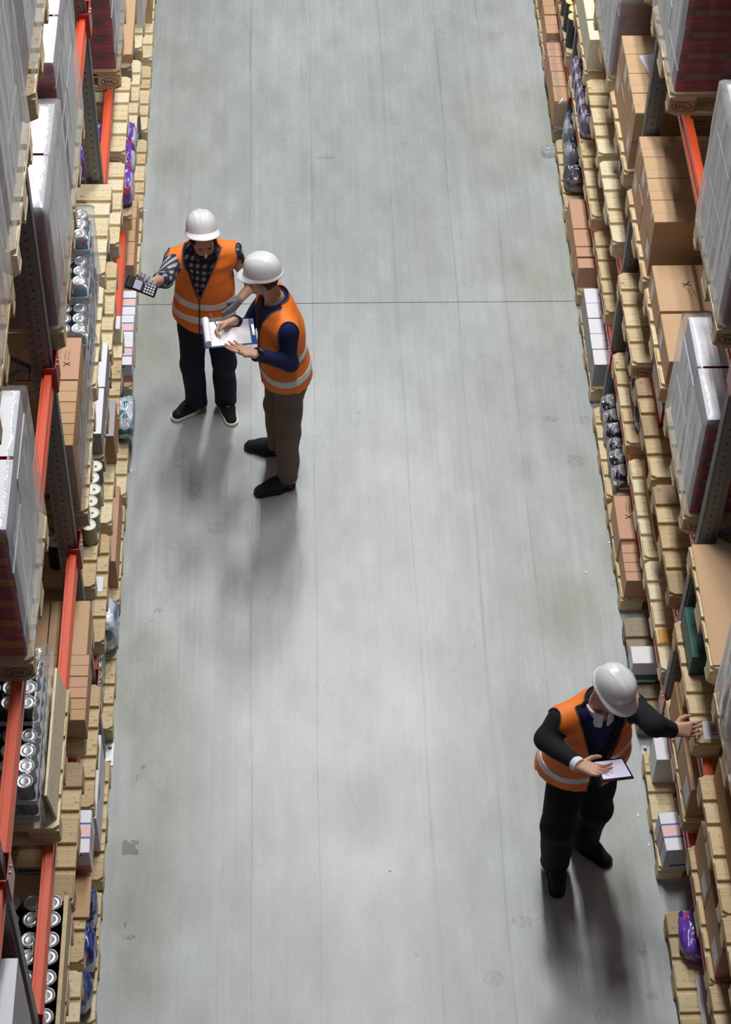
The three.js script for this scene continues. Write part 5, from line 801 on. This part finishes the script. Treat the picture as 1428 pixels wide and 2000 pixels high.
{ // wrist watch
  const d = m2wl.clone().sub(m2ell).normalize(), p = m2wl.clone().addScaledVector(d, -0.008), w = thing('wrist_watch', 'black wrist watch on the arm under the clipboard', 'watch'), zz = d, xx = V(0, 1, 0).cross(zz).normalize(), yy = zz.clone().cross(xx);
  oriented(w, p, xx, yy, zz); const st = std({ color: 0x17181c, roughness: 0.5 }); mesh('strap', cached('strap', () => new THREE.TorusGeometry(0.038, 0.007, 8, 24)), st, w).scale.z = 1.6; const c = mesh('case', cached('wcase', () => new THREE.CylinderGeometry(0.019, 0.021, 0.012, 18)), st, w); c.position.set(0.012, 0.039, 0); mesh('dial', cached('dial', () => new THREE.CylinderGeometry(0.015, 0.015, 0.002, 18)), std({ color: 0x8a8f96, roughness: 0.2, metalness: 0.6 }), w).position.set(0.012, 0.0455, 0);
}
{ // clipboard, pen
  const s = thing('clipboard', 'blue clipboard with white sheets, top sheet curled over', 'clipboard'); oriented(s, cbc, cbx, V(0, 1, 0), cbz);
  const W = 0.325, D = 0.225, bl = std({ color: 0x2456a8, roughness: 0.45 }), pp = std({ color: 0xf2f2f4, roughness: 0.75 });
  boxAt('board', W, 0.006, D, 0, 0, 0, bl, s, 0.003); boxAt('paper', W - 0.045, 0.004, D - 0.014, -0.012, 0.005, 0, pp, s);
  const pts = []; for (let k = 0; k <= 16; k++) { const a = k / 16 * 4.6; pts.push([-W / 2 + 0.03 - Math.sin(a) * 0.024 * (1 - a * 0.03), 0.031 - Math.cos(a) * 0.024]); }
  const P = [], I = []; pts.forEach(([x, y]) => { P.push(x, y, -D / 2 + 0.006, x, y, D / 2 - 0.006); }); for (let k = 0; k < 16; k++) { const a = k * 2; I.push(a, a + 1, a + 2, a + 1, a + 3, a + 2); }
  const q = new THREE.BufferGeometry(); q.setAttribute('position', new THREE.Float32BufferAttribute(P, 3)); q.setIndex(I); q.computeVertexNormals(); mesh('curled_sheet', q, std({ color: 0xf2f2f4, roughness: 0.75, side: THREE.DoubleSide }), s);
  boxAt('clip', 0.02, 0.012, 0.1, W / 2 - 0.014, 0.008, 0, brightSteel, s, 0.003);
  const a = at(411, 613, 'y', 1.545), b = at(430, 648, 'y', 1.423), pen = thing('pen', 'silver pen held over the clipboard paper', 'pen'), y = a.clone().sub(b), x = V(0, 0, 1).cross(y); oriented(pen, a.clone().lerp(b, 0.5), x, y, x.clone().cross(y));
  const L = y.length(); mesh('barrel', new THREE.CylinderGeometry(0.0045, 0.0045, L * 0.82, 10), brightSteel, pen).position.y = L * 0.09; mesh('tip', new THREE.CylinderGeometry(0.0045, 0.0008, L * 0.16, 10), std({ color: 0xd8d8dc, roughness: 0.3 }), pen).position.y = -L * 0.4;
}
// the man with the tablet
const m3wr = at(1130, 1494, 'z', -5.94), m3el = at(1066, 1445, 'z', -6.14), m3wl = at(1313, 1426, 'z', -6.13), m3ell = at(1281, 1416, 'z', -6.06);
const m3white = cloth(0xe8ebf2, 0.7), tabY = 1.45, tA = at(1156, 1493, 'y', tabY), tB = at(1208, 1489, 'y', tabY), tC = at(1241, 1512, 'y', tabY), tD = at(1183, 1521, 'y', tabY);
const m3 = person({
  label: 'person in orange vest and black jacket reading a tablet beside the rack',
  pel: V(1.54, 0.98, -6.32), neck: V(1.565, 1.515, -6.255), facing: V(0.28, 0, 1), head: V(1.6, 1.722, -6.19), headUp: V(0.34, 1, 0.26), look: V(0.55, -0.4, 0.8), helmetTip: -0.05,
  shL: V(1.752, 1.44, -6.3), shR: V(1.378, 1.462, -6.215), elL: m3ell, wrL: m3wl, elR: m3el, wrR: m3wr,
  hipL: V(1.64, 0.94, -6.335), hipR: V(1.47, 0.94, -6.3), knL: V(1.655, 0.5, -6.29), knR: V(1.43, 0.5, -6.17), anL: V(1.625, 0.1, -6.37), anR: V(1.465, 0.1, -6.215),
  footL: [V(1.585, 0, -6.41), V(1.775, 0, -6.21)], footR: [V(1.475, 0, -6.285), V(1.455, 0, -6.02)],
  handL: [m3wl, V(0.97, 0.02, 0.0), V(0.1, -0.75, -0.6), V(0.0, 0.6, -0.7), [[0.3, 0.4, 0.35], [0.4, 0.45, 0.35], [0.45, 0.5, 0.35], [0.5, 0.5, 0.3], [0.5, 0.3, 0.3]]], handR: [m3wr, tA.clone().add(tD).multiplyScalar(0.5).sub(m3wr), V(0.2, 1, 0.1), V(0.3, 0.3, -0.9), [[0.3, 0.4, 0.2], [0.3, 0.4, 0.2], [0.35, 0.4, 0.2], [0.4, 0.4, 0.2], [0.5, 0.5, 0.5]]],
  hairMat: std({ color: 0x2a201a, roughness: 0.8 }), shirtName: 'jacket', shirt: cloth(0x131318, 0.9), sleeve: [0.98, 0.93], sleeveR: 0.058, shirtGrow: 0.011,
  shirtOpen: (x, y, z, T, TL) => { const [a, b, c] = T.local(x, y, z), q = Math.abs(a + 0.0) - 0.30 * Math.max(0, b - 0.42 * TL); return c < 0 ? 0.3 : q * 0.85 + (b < 0.42 * TL ? 0.42 * TL - b : 0); },
  under: cloth(0x1c1c5c, 0.9), underName: 'sweater', collar: cloth(0xe8ebf2, 0.7),
  trousers: cloth(0x0e0e11, 0.9), legR: [0.11, 0.092, 0.084], cuff: 0.06, profile: [[-0.25, 0.15, 0.115], [0, 0.175, 0.135], [0.25, 0.165, 0.13], [0.6, 0.18, 0.13], [0.85, 0.17, 0.11], [1.0, 0.105, 0.08], [1.12, 0.06, 0.06]],
  vestProfile: [[-0.35, 0.262, 0.2], [0, 0.258, 0.192], [0.35, 0.232, 0.172], [0.65, 0.212, 0.158], [0.86, 0.18, 0.13], [1.0, 0.12, 0.095], [1.12, 0.075, 0.075]],
  armhole: [0.106, 0.08], vBottom: 0.3, vSlope: 0.24, vGap: 0.035, hem: -0.045, hemTilt: 0.06, stripes: [0.215, 0.06], stripeTilt: 0.05,
  shoe: cloth(0x18191d, 0.8), sole: std({ color: 0x0f0f11, roughness: 0.7 }), lace: std({ color: 0x101013, roughness: 0.7 }), shoeHigh: 0.1,
});
{ const bk = mesh('closing_strap', boxGeo(0.085, 0.022, 0.004), std({ color: 0xd09a2c, roughness: 0.6 }), m3.g); bk.position.copy(m3.T.at(0.0, 0.14, 0.178)).sub(m3.base); bk.quaternion.setFromRotationMatrix(new THREE.Matrix4().makeBasis(m3.T.l, m3.T.u, m3.T.f));
  for (const [w, e] of [[m3wr, m3el], [m3wl, m3ell]]) { const d = w.clone().sub(e).normalize(), q = mesh('shirt_cuff', cached('cuff', () => new THREE.CylinderGeometry(0.039, 0.041, 0.035, 20)), m3white, m3.g); q.position.copy(w).addScaledVector(d, -0.008).sub(m3.base); q.quaternion.setFromUnitVectors(V(0, 1, 0), d); }
  const t = thing('tablet', 'black tablet with bright white screen held in one hand', 'tablet'), x = tB.clone().add(tC).sub(tA).sub(tD).setY(0).normalize(), z = V(0.075, 0.091, 0.16).normalize(), y = z.clone().cross(x).normalize();
  oriented(t, tA.clone().add(tB).add(tC).add(tD).multiplyScalar(0.25), x, y, x.clone().cross(y));
  boxAt('case', 0.165, 0.009, 0.225, 0, 0, 0, std({ color: 0x121217, roughness: 0.3 }), t, 0.004);
  boxAt('screen', 0.145, 0.0012, 0.188, 0, 0.0048, 0, std({ color: 0xdcdaea, roughness: 0.2, emissive: 0xe9e4ff, emissiveIntensity: 0.25, map: canvasTex(128, 96, (q, w, h) => { q.fillStyle = '#f6f4ff'; q.fillRect(0, 0, w, h); q.fillStyle = '#e4d8ee'; for (let k = 0; k < 7; k++) q.fillRect(8, 8 + k * 11, rr(50, 105), 3); }) }), t);
}

renderer.render(scene, camera);
